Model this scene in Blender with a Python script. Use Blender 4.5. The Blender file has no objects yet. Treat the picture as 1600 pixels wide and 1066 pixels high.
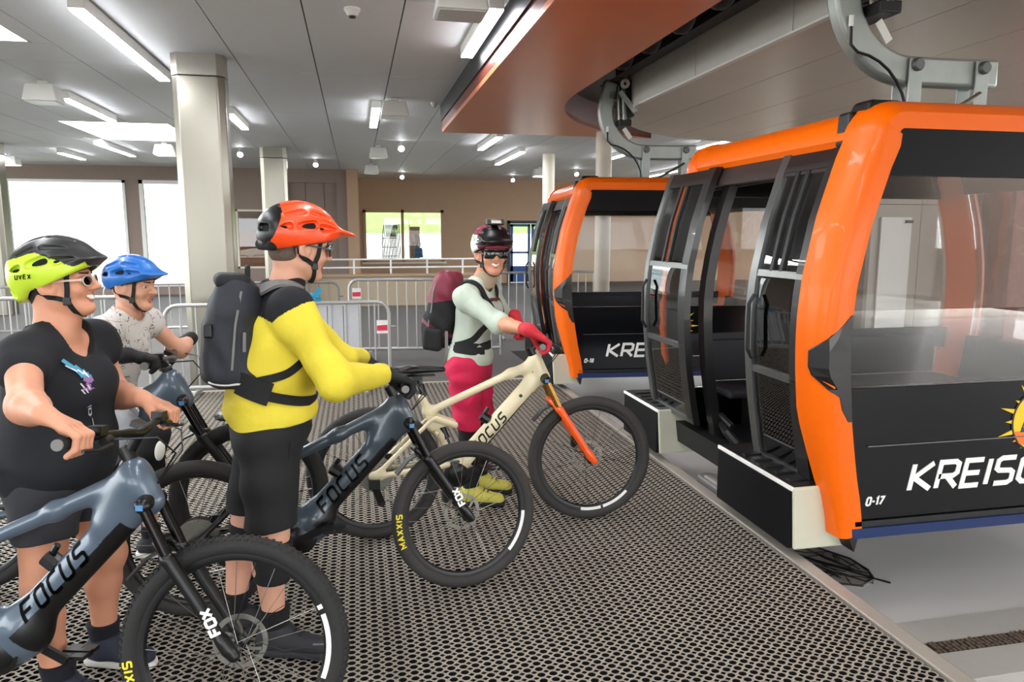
import bpy, math, random
import numpy as np
from mathutils import Vector, Matrix
random.seed(7); RNG = np.random.RandomState(7)
SC = bpy.context.scene; COL = SC.collection; PI = math.pi

# ---------------------------------------------------------------- camera, sky, exposure
cam = bpy.data.objects.new('camera', bpy.data.cameras.new('camera')); COL.objects.link(cam)
cam.location = (0, 0, 1.62); cam.rotation_euler = (PI/2 - math.radians(8.2138), 0, -math.radians(11.9069))
cam.data.sensor_width = 36; cam.data.lens = 25.875; cam.data.clip_end = 300
SC.camera = cam
W = bpy.data.worlds.new('world'); SC.world = W; W.use_nodes = True
_bg = W.node_tree.nodes['Background']; _bg.inputs[0].default_value = (.93, .97, 1, 1); _bg.inputs[1].default_value = 2.2
SC.view_settings.view_transform = 'Standard'; SC.view_settings.look = 'None'
SC.view_settings.gamma = 1; SC.view_settings.use_curve_mapping = False
SC.view_settings.exposure = 1.8
SC.cycles.use_denoising = True; SC.cycles.max_bounces = 7; SC.cycles.diffuse_bounces = 4; SC.cycles.transparent_max_bounces = 16
SC.cycles.glossy_bounces = 4; SC.cycles.caustics_reflective = False; SC.cycles.caustics_refractive = False
LED = 15.0; SKYLIGHT = 6.0

# ---------------------------------------------------------------- materials
def lin(c):
    return tuple(((v/255)/12.92 if v/255 <= .04045 else ((v/255+.055)/1.055)**2.4) for v in c)
MATS = {}
def M(name, rgb=None, rough=.5, metal=0., var=.06, scale=25., bump=0., coat=0., emit=0., spec=.5, stretch=None):
    if name in MATS: return MATS[name]
    m = bpy.data.materials.new(name); m.use_nodes = True; nt = m.node_tree; N = nt.nodes; L = nt.links
    b = N['Principled BSDF']; c = lin(rgb)
    tc = N.new('ShaderNodeTexCoord'); mp = N.new('ShaderNodeMapping'); nz = N.new('ShaderNodeTexNoise'); mx = N.new('ShaderNodeMix')
    L.new(tc.outputs['Object'], mp.inputs[0]); L.new(mp.outputs[0], nz.inputs['Vector'])
    if stretch: mp.inputs['Scale'].default_value = stretch
    nz.inputs['Scale'].default_value = scale; nz.inputs['Detail'].default_value = 4
    mx.data_type = 'RGBA'; L.new(nz.outputs['Fac'], mx.inputs[0])
    mx.inputs[6].default_value = tuple(v*(1-var) for v in c)+(1,); mx.inputs[7].default_value = tuple(min(1, v*(1+var)) for v in c)+(1,)
    L.new(mx.outputs[2], b.inputs['Base Color'])
    b.inputs['Roughness'].default_value = rough; b.inputs['Metallic'].default_value = metal
    b.inputs['Coat Weight'].default_value = coat; b.inputs['Specular IOR Level'].default_value = spec
    if bump:
        bp = N.new('ShaderNodeBump'); bp.inputs['Strength'].default_value = bump; bp.inputs['Distance'].default_value = .01
        L.new(nz.outputs['Fac'], bp.inputs['Height']); L.new(bp.outputs[0], b.inputs['Normal'])
    if emit:
        b.inputs['Emission Color'].default_value = c+(1,); b.inputs['Emission Strength'].default_value = emit
    MATS[name] = m; return m
def glass(name, tint, refl=1.0, rough=0.0):
    if name in MATS: return MATS[name]
    m = bpy.data.materials.new(name); m.use_nodes = True; nt = m.node_tree; N = nt.nodes; L = nt.links
    N.remove(N['Principled BSDF']); t = N.new('ShaderNodeBsdfTransparent'); g = N.new('ShaderNodeBsdfGlossy'); mx = N.new('ShaderNodeMixShader'); f = N.new('ShaderNodeFresnel')
    t.inputs[0].default_value = tint+(1,); g.inputs['Roughness'].default_value = rough; f.inputs[0].default_value = 1.5
    mul = N.new('ShaderNodeMath'); mul.operation = 'MULTIPLY'; mul.inputs[1].default_value = refl; L.new(f.outputs[0], mul.inputs[0])
    L.new(mul.outputs[0], mx.inputs[0]); L.new(t.outputs[0], mx.inputs[1]); L.new(g.outputs[0], mx.inputs[2])
    L.new(mx.outputs[0], N['Material Output'].inputs[0]); MATS[name] = m; return m

# ---------------------------------------------------------------- mesh helpers
def mesh_np(name, V, F, mids=None, smooth=True):
    V = np.asarray(V, np.float32); F = np.asarray(F, np.int32); k = F.shape[1]
    me = bpy.data.meshes.new(name); me.vertices.add(len(V)); me.vertices.foreach_set('co', V.ravel())
    me.loops.add(F.size); me.loops.foreach_set('vertex_index', F.ravel())
    me.polygons.add(len(F)); me.polygons.foreach_set('loop_start', np.arange(0, F.size, k, dtype=np.int32))
    if mids is not None: me.polygons.foreach_set('material_index', np.asarray(mids, np.int32))
    me.polygons.foreach_set('use_smooth', np.full(len(F), smooth)); me.update(calc_edges=True); return me
def link(name, me, mats, parent=None, **props):
    o = bpy.data.objects.new(name, me); COL.objects.link(o)
    if not isinstance(mats, (list, tuple)): mats = [mats]
    if len(me.materials) == 0:
        for m in mats: me.materials.append(m)
    else:
        for i, m in enumerate(mats):
            if i < len(me.materials) and me.materials[i] != m: o.material_slots[i].link = 'OBJECT'; o.material_slots[i].material = m
    if parent is not None:
        o.parent = parent
        if parent.get('_w'): o.matrix_parent_inverse = Matrix.Translation(parent.location).inverted()
    for k, v in props.items(): o[k] = v
    return o
def thing(name, label, cat, loc=(0, 0, 0), group=None, world=True):
    o = bpy.data.objects.new(name, None); COL.objects.link(o); o.location = loc; o.empty_display_size = .1
    o['label'] = label; o['category'] = cat
    if group: o['group'] = group
    if world: o['_w'] = 1
    return o
def tag(o, label, cat, group=None):
    o['label'] = label; o['category'] = cat
    if group: o['group'] = group
    return o
class MB:
    def __init__(s): s.v = []; s.f = []; s.m = []; s.mi = 0
    def add(s, vs, fs):
        n = len(s.v); s.v += [tuple(v) for v in vs]
        for f in fs: s.f.append([i+n for i in f]); s.m.append(s.mi)
        return s
    def box(s, c, d, R=None, taper=1.0):
        x, y, z = [q/2 for q in d]; t = taper
        P = [(-x, -y, -z), (x, -y, -z), (x, y, -z), (-x, y, -z), (-x*t, -y*t, z), (x*t, -y*t, z), (x*t, y*t, z), (-x*t, y*t, z)]
        if R is not None: P = [R @ Vector(p) for p in P]
        return s.add([(p[0]+c[0], p[1]+c[1], p[2]+c[2]) for p in P], [(0, 3, 2, 1), (4, 5, 6, 7), (0, 1, 5, 4), (1, 2, 6, 5), (2, 3, 7, 6), (3, 0, 4, 7)])
    def bb(s, lo, hi): return s.box([(a+b)/2 for a, b in zip(lo, hi)], [b-a for a, b in zip(lo, hi)])
    def tube(s, pts, r, n=8, cap=True, flat=None):
        P = [Vector(p) for p in pts]; k = len(P); rr = r if isinstance(r, (list, tuple)) else [r]*k
        T = [(P[min(i+1, k-1)]-P[max(i-1, 0)]).normalized() for i in range(k)]
        u = T[0].orthogonal().normalized()
        if flat: u = (Vector(flat[0])-T[0]*T[0].dot(Vector(flat[0]))).normalized()
        vs = []
        for i in range(k):
            u = (u-T[i]*T[i].dot(u)).normalized(); w = T[i].cross(u); fs = flat[1] if flat else 1
            for j in range(n):
                a = 2*PI*j/n; vs.append(P[i]+u*(rr[i]*fs*math.cos(a))+w*(rr[i]*math.sin(a)))
        fs_ = [(i*n+j, i*n+(j+1) % n, (i+1)*n+(j+1) % n, (i+1)*n+j) for i in range(k-1) for j in range(n)]
        if cap: fs_ += [tuple(range(n-1, -1, -1)), tuple((k-1)*n+j for j in range(n))]
        return s.add(vs, fs_)
    def bar(s, pts, w, t, up=(0, 0, 1)):
        """flat ribbon with rectangular section: w across (perpendicular to up), t along up"""
        P = [Vector(p) for p in pts]; k = len(P); vs = []
        ups = up if isinstance(up, list) else [up]*k
        for i in range(k):
            T = (P[min(i+1, k-1)]-P[max(i-1, 0)]).normalized(); U = Vector(ups[i]); U = (U-T*T.dot(U)).normalized(); S = T.cross(U)
            for a, b in ((-1, -1), (1, -1), (1, 1), (-1, 1)): vs.append(P[i]+S*(a*w/2)+U*(b*t/2))
        fs = [(i*4+j, i*4+(j+1) % 4, (i+1)*4+(j+1) % 4, (i+1)*4+j) for i in range(k-1) for j in range(4)]
        fs += [(3, 2, 1, 0), tuple((k-1)*4+j for j in range(4))]
        return s.add(vs, fs)
    def prism(s, poly, f0, f1):
        """poly: 2-D points; f0/f1 map (u,v) to the two faces"""
        n = len(poly); vs = [f0(*p) for p in poly]+[f1(*p) for p in poly]
        return s.add(vs, [tuple(range(n-1, -1, -1)), tuple(range(n, 2*n))]+[(i, (i+1) % n, n+(i+1) % n, n+i) for i in range(n)])
    def grid(s, fn, nu, nv, closeu=False, closev=False):
        vs = [fn(i/(nu if closeu else nu-1), j/(nv if closev else nv-1)) for i in range(nu) for j in range(nv)]
        iu = nu if closeu else nu-1; jv = nv if closev else nv-1
        return s.add(vs, [(i*nv+j, ((i+1) % nu)*nv+j, ((i+1) % nu)*nv+(j+1) % nv, i*nv+(j+1) % nv) for i in range(iu) for j in range(jv)])
    def lathe(s, prof, n=32, axis='y', c=(0, 0, 0)):
        vs = []
        for r, h in prof:
            for j in range(n):
                a = 2*PI*j/n; q, w = r*math.cos(a), r*math.sin(a)
                p = {'y': (q, h, w), 'z': (q, w, h), 'x': (h, q, w)}[axis]; vs.append((p[0]+c[0], p[1]+c[1], p[2]+c[2]))
        k = len(prof)
        return s.add(vs, [(i*n+j, (i+1)*n+j, (i+1)*n+(j+1) % n, i*n+(j+1) % n) for i in range(k-1) for j in range(n)])
    def mesh(s, name='m', smooth=False, angle=40):
        me = bpy.data.meshes.new(name); me.from_pydata(s.v, [], s.f)
        me.polygons.foreach_set('material_index', s.m)
        if smooth:
            me.polygons.foreach_set('use_smooth', [True]*len(s.f))
            try: me.set_sharp_from_angle(angle=math.radians(angle))
            except Exception: pass
        me.update(); return me
    def build(s, name, mats, parent=None, smooth=False, bevel=0, fix=True, **props):
        me = s.mesh(name, smooth)
        if fix:
            import bmesh
            bm = bmesh.new(); bm.from_mesh(me); bmesh.ops.recalc_face_normals(bm, faces=bm.faces); bm.to_mesh(me); bm.free()
        o = link(name, me, mats, parent, **props)
        if bevel:
            b = o.modifiers.new('bevel', 'BEVEL'); b.width = bevel; b.segments = 2; b.limit_method = 'ANGLE'
        return o
def arc(c, r, a0, a1, n, f): return [f(c[0]+r*math.cos(a0+(a1-a0)*i/n), c[1]+r*math.sin(a0+(a1-a0)*i/n)) for i in range(n+1)]

# ---------------------------------------------------------------- signed distance modelling
def C(a, b, ra, rb=None, k=.02, m=0, op='u', fl=None): return dict(t='c', a=np.array(a, float), b=np.array(b, float), ra=ra, rb=ra if rb is None else rb, k=k, m=m, op=op, fl=fl)
def E(c, r, R=None, k=.02, m=0, op='u'): return dict(t='e', c=np.array(c, float), r=np.array([r]*3 if np.isscalar(r) else r, float), R=np.eye(3) if R is None else np.array(R, float), k=k, m=m, op=op)
def B(c, h, rd=.01, R=None, k=.02, m=0, op='u'): return dict(t='b', c=np.array(c, float), r=np.array(h, float), rd=rd, R=np.eye(3) if R is None else np.array(R, float), k=k, m=m, op=op)
def PL(c, n, k=.004, op='i'): n = np.array(n, float); return dict(t='p', c=np.array(c, float), n=n/np.linalg.norm(n), k=k, m=0, op=op)
def place(pr, R, o, s=1.0):
    R = np.array(R, float); o = np.array(o, float); out = []
    for p in pr:
        q = dict(p); q['k'] = p['k']*s
        if p['t'] == 'c':
            q['a'] = o+s*(R.T@p['a']); q['b'] = o+s*(R.T@p['b']); q['ra'] = p['ra']*s; q['rb'] = p['rb']*s
            if p['fl']: q['fl'] = (R.T@np.array(p['fl'][0], float), p['fl'][1])
        else:
            q['c'] = o+s*(R.T@p['c'])
            if p['t'] == 'p': q['n'] = R.T@p['n']
            else: q['r'] = p['r']*s; q['R'] = p['R']@R
            if p['t'] == 'b': q['rd'] = p['rd']*s
        out.append(q)
    return out
def infl(pr, d, m=None):
    out = []
    for p in pr:
        q = dict(p)
        if m is not None: q['m'] = m
        if p['t'] == 'c': q['ra'] = p['ra']+d; q['rb'] = p['rb']+d
        elif p['t'] in 'eb': q['r'] = p['r']+d
        out.append(q)
    return out
def pd(p, x, y, z):
    if p['t'] == 'p': c, n = p['c'], p['n']; return (x-c[0])*n[0]+(y-c[1])*n[1]+(z-c[2])*n[2]
    if p['t'] == 'c':
        a, ba = p['a'], p['b']-p['a']; X, Y, Z = x-a[0], y-a[1], z-a[2]; sc = 1
        t = np.clip((X*ba[0]+Y*ba[1]+Z*ba[2])/max(float(ba@ba), 1e-9), 0, 1)
        X, Y, Z = X-ba[0]*t, Y-ba[1]*t, Z-ba[2]*t
        if p['fl']:
            n, sc = p['fl']; d = (X*n[0]+Y*n[1]+Z*n[2])*(1/sc-1); X, Y, Z = X+n[0]*d, Y+n[1]*d, Z+n[2]*d; sc = min(1, sc)
        return (np.sqrt(X*X+Y*Y+Z*Z)-(p['ra']+(p['rb']-p['ra'])*t))*sc
    c, R, r = p['c'], p['R'], p['r']; X, Y, Z = x-c[0], y-c[1], z-c[2]
    u = [X*R[i, 0]+Y*R[i, 1]+Z*R[i, 2] for i in range(3)]
    if p['t'] == 'e':
        k0 = np.sqrt(sum((u[i]/r[i])**2 for i in range(3))); k1 = np.sqrt(sum((u[i]/r[i]**2)**2 for i in range(3)))+1e-9
        return k0*(k0-1)/k1
    q = [np.abs(u[i])-(r[i]-p['rd']) for i in range(3)]
    return np.sqrt(sum(np.maximum(v, 0)**2 for v in q))+np.minimum(np.maximum(np.maximum(q[0], q[1]), q[2]), 0)-p['rd']
def comb(d, e, p):
    k = max(p['k'], 1e-6)
    if p['op'] == 'u': h = np.maximum(k-np.abs(d-e), 0)/k; return np.minimum(d, e)-h*h*k*.25
    if p['op'] == 's': e = -e
    h = np.maximum(k-np.abs(d-e), 0)/k; return np.maximum(d, e)+h*h*k*.25
def bbox(p):
    if p['t'] == 'c':
        r = max(p['ra'], p['rb'])*max(1, p['fl'][1] if p['fl'] else 1); return np.minimum(p['a'], p['b'])-r, np.maximum(p['a'], p['b'])+r
    r = float(np.linalg.norm(p['r'])) if p['t'] == 'b' else float(p['r'].max()); return p['c']-r, p['c']+r
def sd_at(pr, P, disp=None):
    x, y, z = P[:, 0], P[:, 1], P[:, 2]; d = np.full(len(P), 1.0)
    for p in pr: d = comb(d, pd(p, x, y, z), p)
    return d+disp(x, y, z) if disp else d
def sd_mesh(pr, h, lo=None, hi=None, disp=None):
    bs = [bbox(p) for p in pr if p['op'] == 'u' and p['t'] != 'p']
    L = np.min([b[0] for b in bs], 0)-.02-2*h; H = np.max([b[1] for b in bs], 0)+.02+2*h
    if lo is not None: L = np.maximum(L, lo); H = np.minimum(H, hi)
    ax = [np.arange(L[i], H[i]+h, h, dtype=np.float32) for i in range(3)]
    n = [len(a) for a in ax]; F = np.full(n, 1.0, np.float32); g = np.meshgrid
    for p in pr:
        if p['t'] == 'p': sl = [slice(0, m) for m in n]
        else:
            b0, b1 = bbox(p); mg = p['k']+3*h
            sl = [slice(max(0, int((b0[i]-mg-L[i])/h)), min(n[i], int((b1[i]+mg-L[i])/h)+2)) for i in range(3)]
            if any(s.start >= s.stop for s in sl): continue
        x, y, z = ax[0][sl[0]][:, None, None], ax[1][sl[1]][None, :, None], ax[2][sl[2]][None, None, :]
        F[tuple(sl)] = comb(F[tuple(sl)], pd(p, x, y, z).astype(np.float32), p)
    if disp: F += disp(ax[0][:, None, None], ax[1][None, :, None], ax[2][None, None, :]).astype(np.float32)
    S = F < 0
    cnt = np.zeros([m-1 for m in n], np.int8)
    for i in (0, 1):
        for j in (0, 1):
            for k in (0, 1): cnt += S[i:n[0]-1+i, j:n[1]-1+j, k:n[2]-1+k]
    act = (cnt > 0) & (cnt < 8); idx = np.full(act.shape, -1, np.int32); A = np.argwhere(act); idx[act] = np.arange(len(A))
    pos = np.zeros((len(A), 3)); num = np.zeros(len(A)); I, J, K = A.T
    for d in range(3):
        e = [0, 0, 0]; o1, o2 = [q for q in range(3) if q != d]
        for a in (0, 1):
            for b in (0, 1):
                o = [0, 0, 0]; o[o1] = a; o[o2] = b; q = list(o); q[d] = 1
                f0 = F[I+o[0], J+o[1], K+o[2]]; f1 = F[I+q[0], J+q[1], K+q[2]]; cr = (f0 < 0) != (f1 < 0)
                t = np.where(cr, f0/np.where(cr, f0-f1, 1), 0); w = cr.astype(float)
                for c in range(3): pos[:, c] += w*(o[c]+(t if c == d else 0))
                num += w
    pos = (A+pos/np.maximum(num, 1)[:, None])*h+L
    quads = []
    for d in range(3):
        sl0 = [slice(1, m-1) for m in n]; sl0[d] = slice(0, n[d]-1); sl1 = list(sl0); sl1[d] = slice(1, n[d])
        s0, s1 = S[tuple(sl0)], S[tuple(sl1)]
        for inside in (True, False):
            Q = np.argwhere((s0 == inside) & (s1 != inside))
            if not len(Q): continue
            Q = Q+np.array([0 if c == d else 1 for c in range(3)]); o1, o2 = (d+1) % 3, (d+2) % 3
            def ci(a, b):
                R = Q.copy(); R[:, o1] -= a; R[:, o2] -= b; return idx[R[:, 0], R[:, 1], R[:, 2]]
            q = np.stack([ci(1, 1), ci(0, 1), ci(0, 0), ci(1, 0)], 1)
            quads.append(q if inside else q[:, ::-1])
    Fq = np.concatenate(quads) if quads else np.zeros((0, 4), int)
    return pos, Fq
def matids(pr, P):
    x, y, z = P.T; best = np.full(len(P), 1e9); mi = np.zeros(len(P), int)
    for p in pr:
        if p['op'] != 'u' or p['t'] == 'p': continue
        d = pd(p, x, y, z); w = d < best; best[w] = d[w]; mi[w] = p['m']
    return mi
def sculpt(name, pr, h, mats, parent=None, matfn=None, fine=(), disp=None, **props):
    """one continuous mesh from the distance field; fine = boxes (lo, hi, h) meshed more finely"""
    V, F = sd_mesh(pr, h, disp=disp); 
    Vs, Fs = [], []; n = 0
    if fine and len(F):
        c = V[F].mean(1); keep = np.ones(len(F), bool)
        for lo, hi, hh in fine: keep &= ~np.all((c > np.array(lo)+.4*h) & (c < np.array(hi)-.4*h), 1)
        F = F[keep]
    Vs.append(V); Fs.append(F); n = len(V)
    for lo, hi, hh in fine:
        V2, F2 = sd_mesh(pr, hh, np.array(lo), np.array(hi), disp); Vs.append(V2); Fs.append(F2+n); n += len(V2)
    V = np.concatenate(Vs); F = np.concatenate(Fs)
    used = np.unique(F); remap = np.zeros(len(V), int); remap[used] = np.arange(len(used)); V = V[used]; F = remap[F]
    ctr = V[F].mean(1); mi = matfn(ctr) if matfn else matids(pr, ctr)
    return link(name, mesh_np(name, V, F, mi), mats, parent, **props)
def snap(pr, P, off=0.0, it=14):
    P = np.array(P, float)
    for _ in range(it):
        d = sd_at(pr, P); g = np.stack([sd_at(pr, P+np.eye(3)[i]*2e-3)-sd_at(pr, P-np.eye(3)[i]*2e-3) for i in range(3)], 1)
        g /= np.linalg.norm(g, axis=1)[:, None]+1e-9; P -= g*np.clip(d-off, -.03, .03)[:, None]
    return P, g
def dense(pts, step=.015):
    P = [Vector(p) for p in pts]; out = [P[0]]
    for i in range(len(P)-1):
        m = max(1, int((P[i+1]-P[i]).length/step))
        for j in range(1, m+1): out.append(P[i].lerp(P[i+1], j/m))
    return out
def ribbon(mb, pr, pts, w, t=.004, off=.003, step=.015):
    P, g = snap(pr, [tuple(p) for p in dense(pts, step)], off); Q = P.copy(); Q[1:-1] = (P[:-2]+2*P[1:-1]+P[2:])/4
    mb.bar([tuple(p) for p in Q], w, t, [tuple(v) for v in g])
def wrinkle(amp, f=30, seed=1):
    r = np.random.RandomState(seed); D = r.randn(5, 3)*f; ph = r.rand(5)*6.28
    return lambda x, y, z: amp*sum(np.sin(D[i, 0]*x+D[i, 1]*y+D[i, 2]*z+ph[i]) for i in range(5))/2

# ---------------------------------------------------------------- stroke lettering
GL = {'K': (.62, [[(0, 0), (0, 1)], [(.62, 1), (.07, .48), (.66, 0)]]), 'R': (.6, [[(0, 0), (0, 1), (.48, 1), (.6, .9), (.6, .56), (.48, .45), (0, .45)], [(.28, .45), (.64, 0)]]),
 'E': (.54, [[(.56, 1), (0, 1), (0, 0), (.56, 0)], [(0, .5), (.5, .5)]]), 'I': (.04, [[(.02, 0), (.02, 1)]]), 'S': (.58, [[(.58, 1), (.12, 1), (0, .9), (0, .6), (.1, .51), (.48, .49), (.58, .4), (.58, .1), (.46, 0), (0, 0)]]),
 'C': (.56, [[(.57, 1), (.14, 1), (0, .86), (0, .14), (.14, 0), (.57, 0)]]), 'H': (.6, [[(0, 0), (0, 1)], [(.6, 0), (.6, 1)], [(0, .5), (.6, .5)]]),
 'B': (.58, [[(0, 0), (0, 1), (.46, 1), (.56, .9), (.56, .6), (.46, .5), (0, .5)], [(.46, .5), (.6, .4), (.6, .1), (.48, 0), (0, 0)]]), 'G': (.6, [[(.6, 1), (.14, 1), (0, .86), (0, .14), (.14, 0), (.6, 0), (.6, .46), (.32, .46)]]),
 'F': (.52, [[(0, 0), (0, 1), (.56, 1)], [(0, .5), (.48, .5)]]), 'O': (.6, [[(.3, 1), (.12, 1), (0, .86), (0, .14), (.12, 0), (.48, 0), (.6, .14), (.6, .86), (.48, 1), (.3, 1)]]),
 'U': (.6, [[(0, 1), (0, .14), (.12, 0), (.48, 0), (.6, .14), (.6, 1)]]), 'M': (.74, [[(0, 0), (0, 1), (.37, .35), (.74, 1), (.74, 0)]]), 'A': (.66, [[(0, 0), (.33, 1), (.66, 0)], [(.12, .33), (.54, .33)]]),
 'X': (.6, [[(0, 0), (.6, 1)], [(0, 1), (.6, 0)]]), '0': (.55, [[(.27, 1), (.12, 1), (0, .86), (0, .14), (.12, 0), (.43, 0), (.55, .14), (.55, .86), (.43, 1), (.27, 1)]]), '1': (.25, [[(0, .78), (.2, 1), (.2, 0)]]),
 '7': (.52, [[(0, 1), (.54, 1), (.14, 0)]]), '8': (.56, [[(.28, 1), (.08, .9), (.08, .62), (.28, .52), (.5, .4), (.5, .1), (.28, 0), (.06, .1), (.06, .4), (.28, .52), (.48, .62), (.48, .9), (.28, 1)]]),
 '-': (.3, [[(0, .45), (.3, .45)]]), 'L': (.5, [[(0, 1), (0, 0), (.52, 0)]]), 'Z': (.56, [[(0, 1), (.56, 1), (0, 0), (.58, 0)]]), 'N': (.6, [[(0, 0), (0, 1), (.6, 0), (.6, 1)]]), 'D': (.6, [[(0, 0), (0, 1), (.42, 1), (.6, .8), (.6, .2), (.42, 0), (0, 0)]]),
 'V': (.6, [[(0, 1), (.3, 0), (.6, 1)]]), 'T': (.56, [[(0, 1), (.56, 1)], [(.28, 1), (.28, 0)]]), 'a': (.45, [[(.42, .6), (.1, .6), (0, .3), (.1, .02), (.42, .1)], [(.42, .62), (.42, 0)]]), 'h': (.4, [[(0, 0), (0, 1)], [(0, .45), (.2, .6), (.38, .5), (.38, 0)]])}
def letters(mb, text, f, h=1.0, t=.2, gap=.22, slant=0., sx=1.0, thick=.002, sub=1):
    """f(u, v, lift) -> point; u along the line, v up, in metres; returns the width"""
    u0 = 0
    for ch in text:
        if ch == ' ': u0 += .5*sx; continue
        w, strokes = GL[ch]
        for si, st in enumerate(strokes):
            th_ = thick*(1+.12*si)
            P = [np.array(p)*np.array([sx, 1]) for p in st]; Q = []
            for i in range(len(P)-1):
                for j in range(sub): Q.append(P[i]+(P[i+1]-P[i])*j/sub)
            Q.append(P[-1]); k = len(Q); Ls, Rs = [], []
            closed = np.allclose(Q[0], Q[-1])
            for i in range(k):
                a = Q[i]-Q[i-1] if i else (Q[-1]-Q[-2] if closed else Q[1]-Q[0]); b = Q[i+1]-Q[i] if i < k-1 else (Q[1]-Q[0] if closed else Q[-1]-Q[-2])
                a = a/np.linalg.norm(a); b = b/np.linalg.norm(b); nm = np.array([-(a+b)[1], (a+b)[0]]); nm /= np.linalg.norm(nm)+1e-9
                na = np.array([-a[1], a[0]]); nm = nm/max(nm@na, .5)*t/2; Ls.append(Q[i]+nm); Rs.append(Q[i]-nm)
            g = lambda p, l: f(((u0+p[0])+slant*p[1])*h, p[1]*h, l)
            vs = [g(p, th_) for p in Ls]+[g(p, th_) for p in Rs]+[g(p, 0) for p in Ls]+[g(p, 0) for p in Rs]
            fs = []
            for i in range(k-1):
                fs += [(i, i+1, k+i+1, k+i), (2*k+i, 3*k+i, 3*k+i+1, 2*k+i+1), (i, 2*k+i, 2*k+i+1, i+1), (k+i, k+i+1, 3*k+i+1, 3*k+i)]
            mb.add(vs, fs)
        u0 += w*sx+gap
    return u0*h
# ---------------------------------------------------------------- the setting
CZ = 3.46; PIT = -.25; EDGE = 2.13
m_ceil = M('ceiling_panel', (222, 224, 226), .6, var=.03, scale=6); m_void = M('void', (28, 27, 26), .9)
m_brown = M('brown_wall', (178, 148, 120), .65, var=.05, scale=3, bump=.05); m_brown2 = M('brown_wall_dark', (138, 122, 112), .7, var=.05)
m_floor = M('platform_asphalt', (88, 86, 83), .75, var=.1, scale=40, bump=.15); m_conc = M('pit_concrete', (210, 207, 203), .42, var=.10, scale=1.3)
m_white = M('white_paint', (232, 232, 228), .5, var=.02); m_steel = M('brushed_steel', (146, 142, 131), .28, .92, var=.10, scale=2.5, stretch=(1, 1, .15))
m_galv = M('galvanised', (176, 182, 178), .45, .55, var=.10, scale=14); m_rail = M('barrier_metal', (178, 178, 176), .4, .5, var=.05)
m_black = M('black_plastic', (14, 14, 15), .5, var=.15); m_gloss = M('black_gloss', (14, 15, 18), .16, var=.1, spec=.35)
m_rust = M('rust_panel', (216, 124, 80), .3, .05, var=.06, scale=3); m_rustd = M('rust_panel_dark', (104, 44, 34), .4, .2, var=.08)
m_drum = M('drum_panel', (204, 198, 188), .32, .25, var=.05, scale=2, stretch=(.3, 1, 1)); m_fascia = M('fascia_panel', (204, 202, 196), .5, .1, var=.03)
m_led = M('led_diffuser', (248, 250, 255), .5, emit=LED); m_sky = M('skylight_glass', (255, 255, 255), .4, emit=SKYLIGHT)
m_cream = M('cream_paint', (222, 214, 196), .45, var=.04, scale=4)
g_win = glass('window_glass', (.93, .96, .95)); m_blue = M('blue_frame', (42, 78, 140), .4, var=.06)

def struct(name, mb, m, parent=None, bevel=0, smooth=False):
    o = mb.build(name, m, parent, bevel=bevel, smooth=smooth)
    if parent is None: o['kind'] = 'structure'
    return o
struct('floor', MB().bb((-14, -8, -.30), (EDGE, 27, -.03)).bb((EDGE, 10.2, -.30), (16, 27, -.03)), m_floor)
struct('floor_concrete', MB().bb((EDGE, -8, -.5), (16, 10.2, PIT)), m_conc)
ceil = struct('ceiling', MB().bb((-14, -6, CZ+.03), (-4.72, 27, CZ+.2)).bb((-3.0, -6, CZ+.03), (16, 27, CZ+.2)).bb((-4.72, -6, CZ+.03), (-3.0, 6.2, CZ+.2)).bb((-4.72, 8.25, CZ+.03), (-3, 13.65, CZ+.2)).bb((-4.72, 16.1, CZ+.03), (-3, 27, CZ+.2)), m_void)
pw, pl = .815, 2.9; cpan = {}
for i in range(-13, 15):
    for j in range(-1, 9):
        x0, y0 = i*pw-.37, j*pl+.4
        if y0 > 24: continue
        x1, y1 = x0+pw, y0+pl
        if 1.3 < x0 and y0 < 7.5 and x1 > 2: continue
        def cut(x0, x1, y0, y1):
            for sx0, sx1, sy0, sy1 in ((-4.72, -3.0, 6.2, 8.25), (-4.72, -3.0, 13.65, 16.1)):
                if x0 < sx1 and x1 > sx0 and y0 < sy1 and y1 > sy0:
                    out = []
                    if y0 < sy0: out += [(x0, x1, y0, sy0)]
                    if y1 > sy1: out += [(x0, x1, sy1, y1)]
                    a, b = max(y0, sy0), min(y1, sy1)
                    if x0 < sx0: out += [(x0, sx0, a, b)]
                    if x1 > sx1: out += [(sx1, x1, a, b)]
                    return out
            return [(x0, x1, y0, y1)]
        for a, b, c, d in cut(x0, x1, y0, y1):
            k = (round(b-a, 3), round(d-c, 3))
            if k not in cpan: cpan[k] = MB().box((0, 0, 0), (k[0]-.012, k[1]-.012, .024)).mesh('ceiling_panel')
            o = link('ceiling_panel', cpan[k], m_ceil, ceil); o.location = ((a+b)/2, (c+d)/2, CZ+.012)
# skylights: framed openings with a lit opal pane
for i, (x0, x1, y0, y1) in enumerate(((-4.72, -3.0, 6.2, 8.25), (-4.72, -3.0, 13.65, 16.1))):
    t = thing('skylight', ['large square skylight beyond the long light bar, near the hall\'s left front', 'bright skylight in the ceiling behind the front steel column'][i], 'skylight', ((x0+x1)/2, (y0+y1)/2, CZ))
    f = MB()
    for lo, hi in (((x0, y0, CZ), (x0+.03, y1, CZ+.16)), ((x1-.03, y0, CZ), (x1, y1, CZ+.16)), ((x0, y0, CZ), (x1, y0+.03, CZ+.16)), ((x0, y1-.03, CZ), (x1, y1, CZ+.16))): f.bb(lo, hi)
    f.build('frame', m_white, t); MB().bb((x0, y0, CZ+.10), (x1, y1, CZ+.12)).build('opal_pane', m_sky, t)

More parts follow.
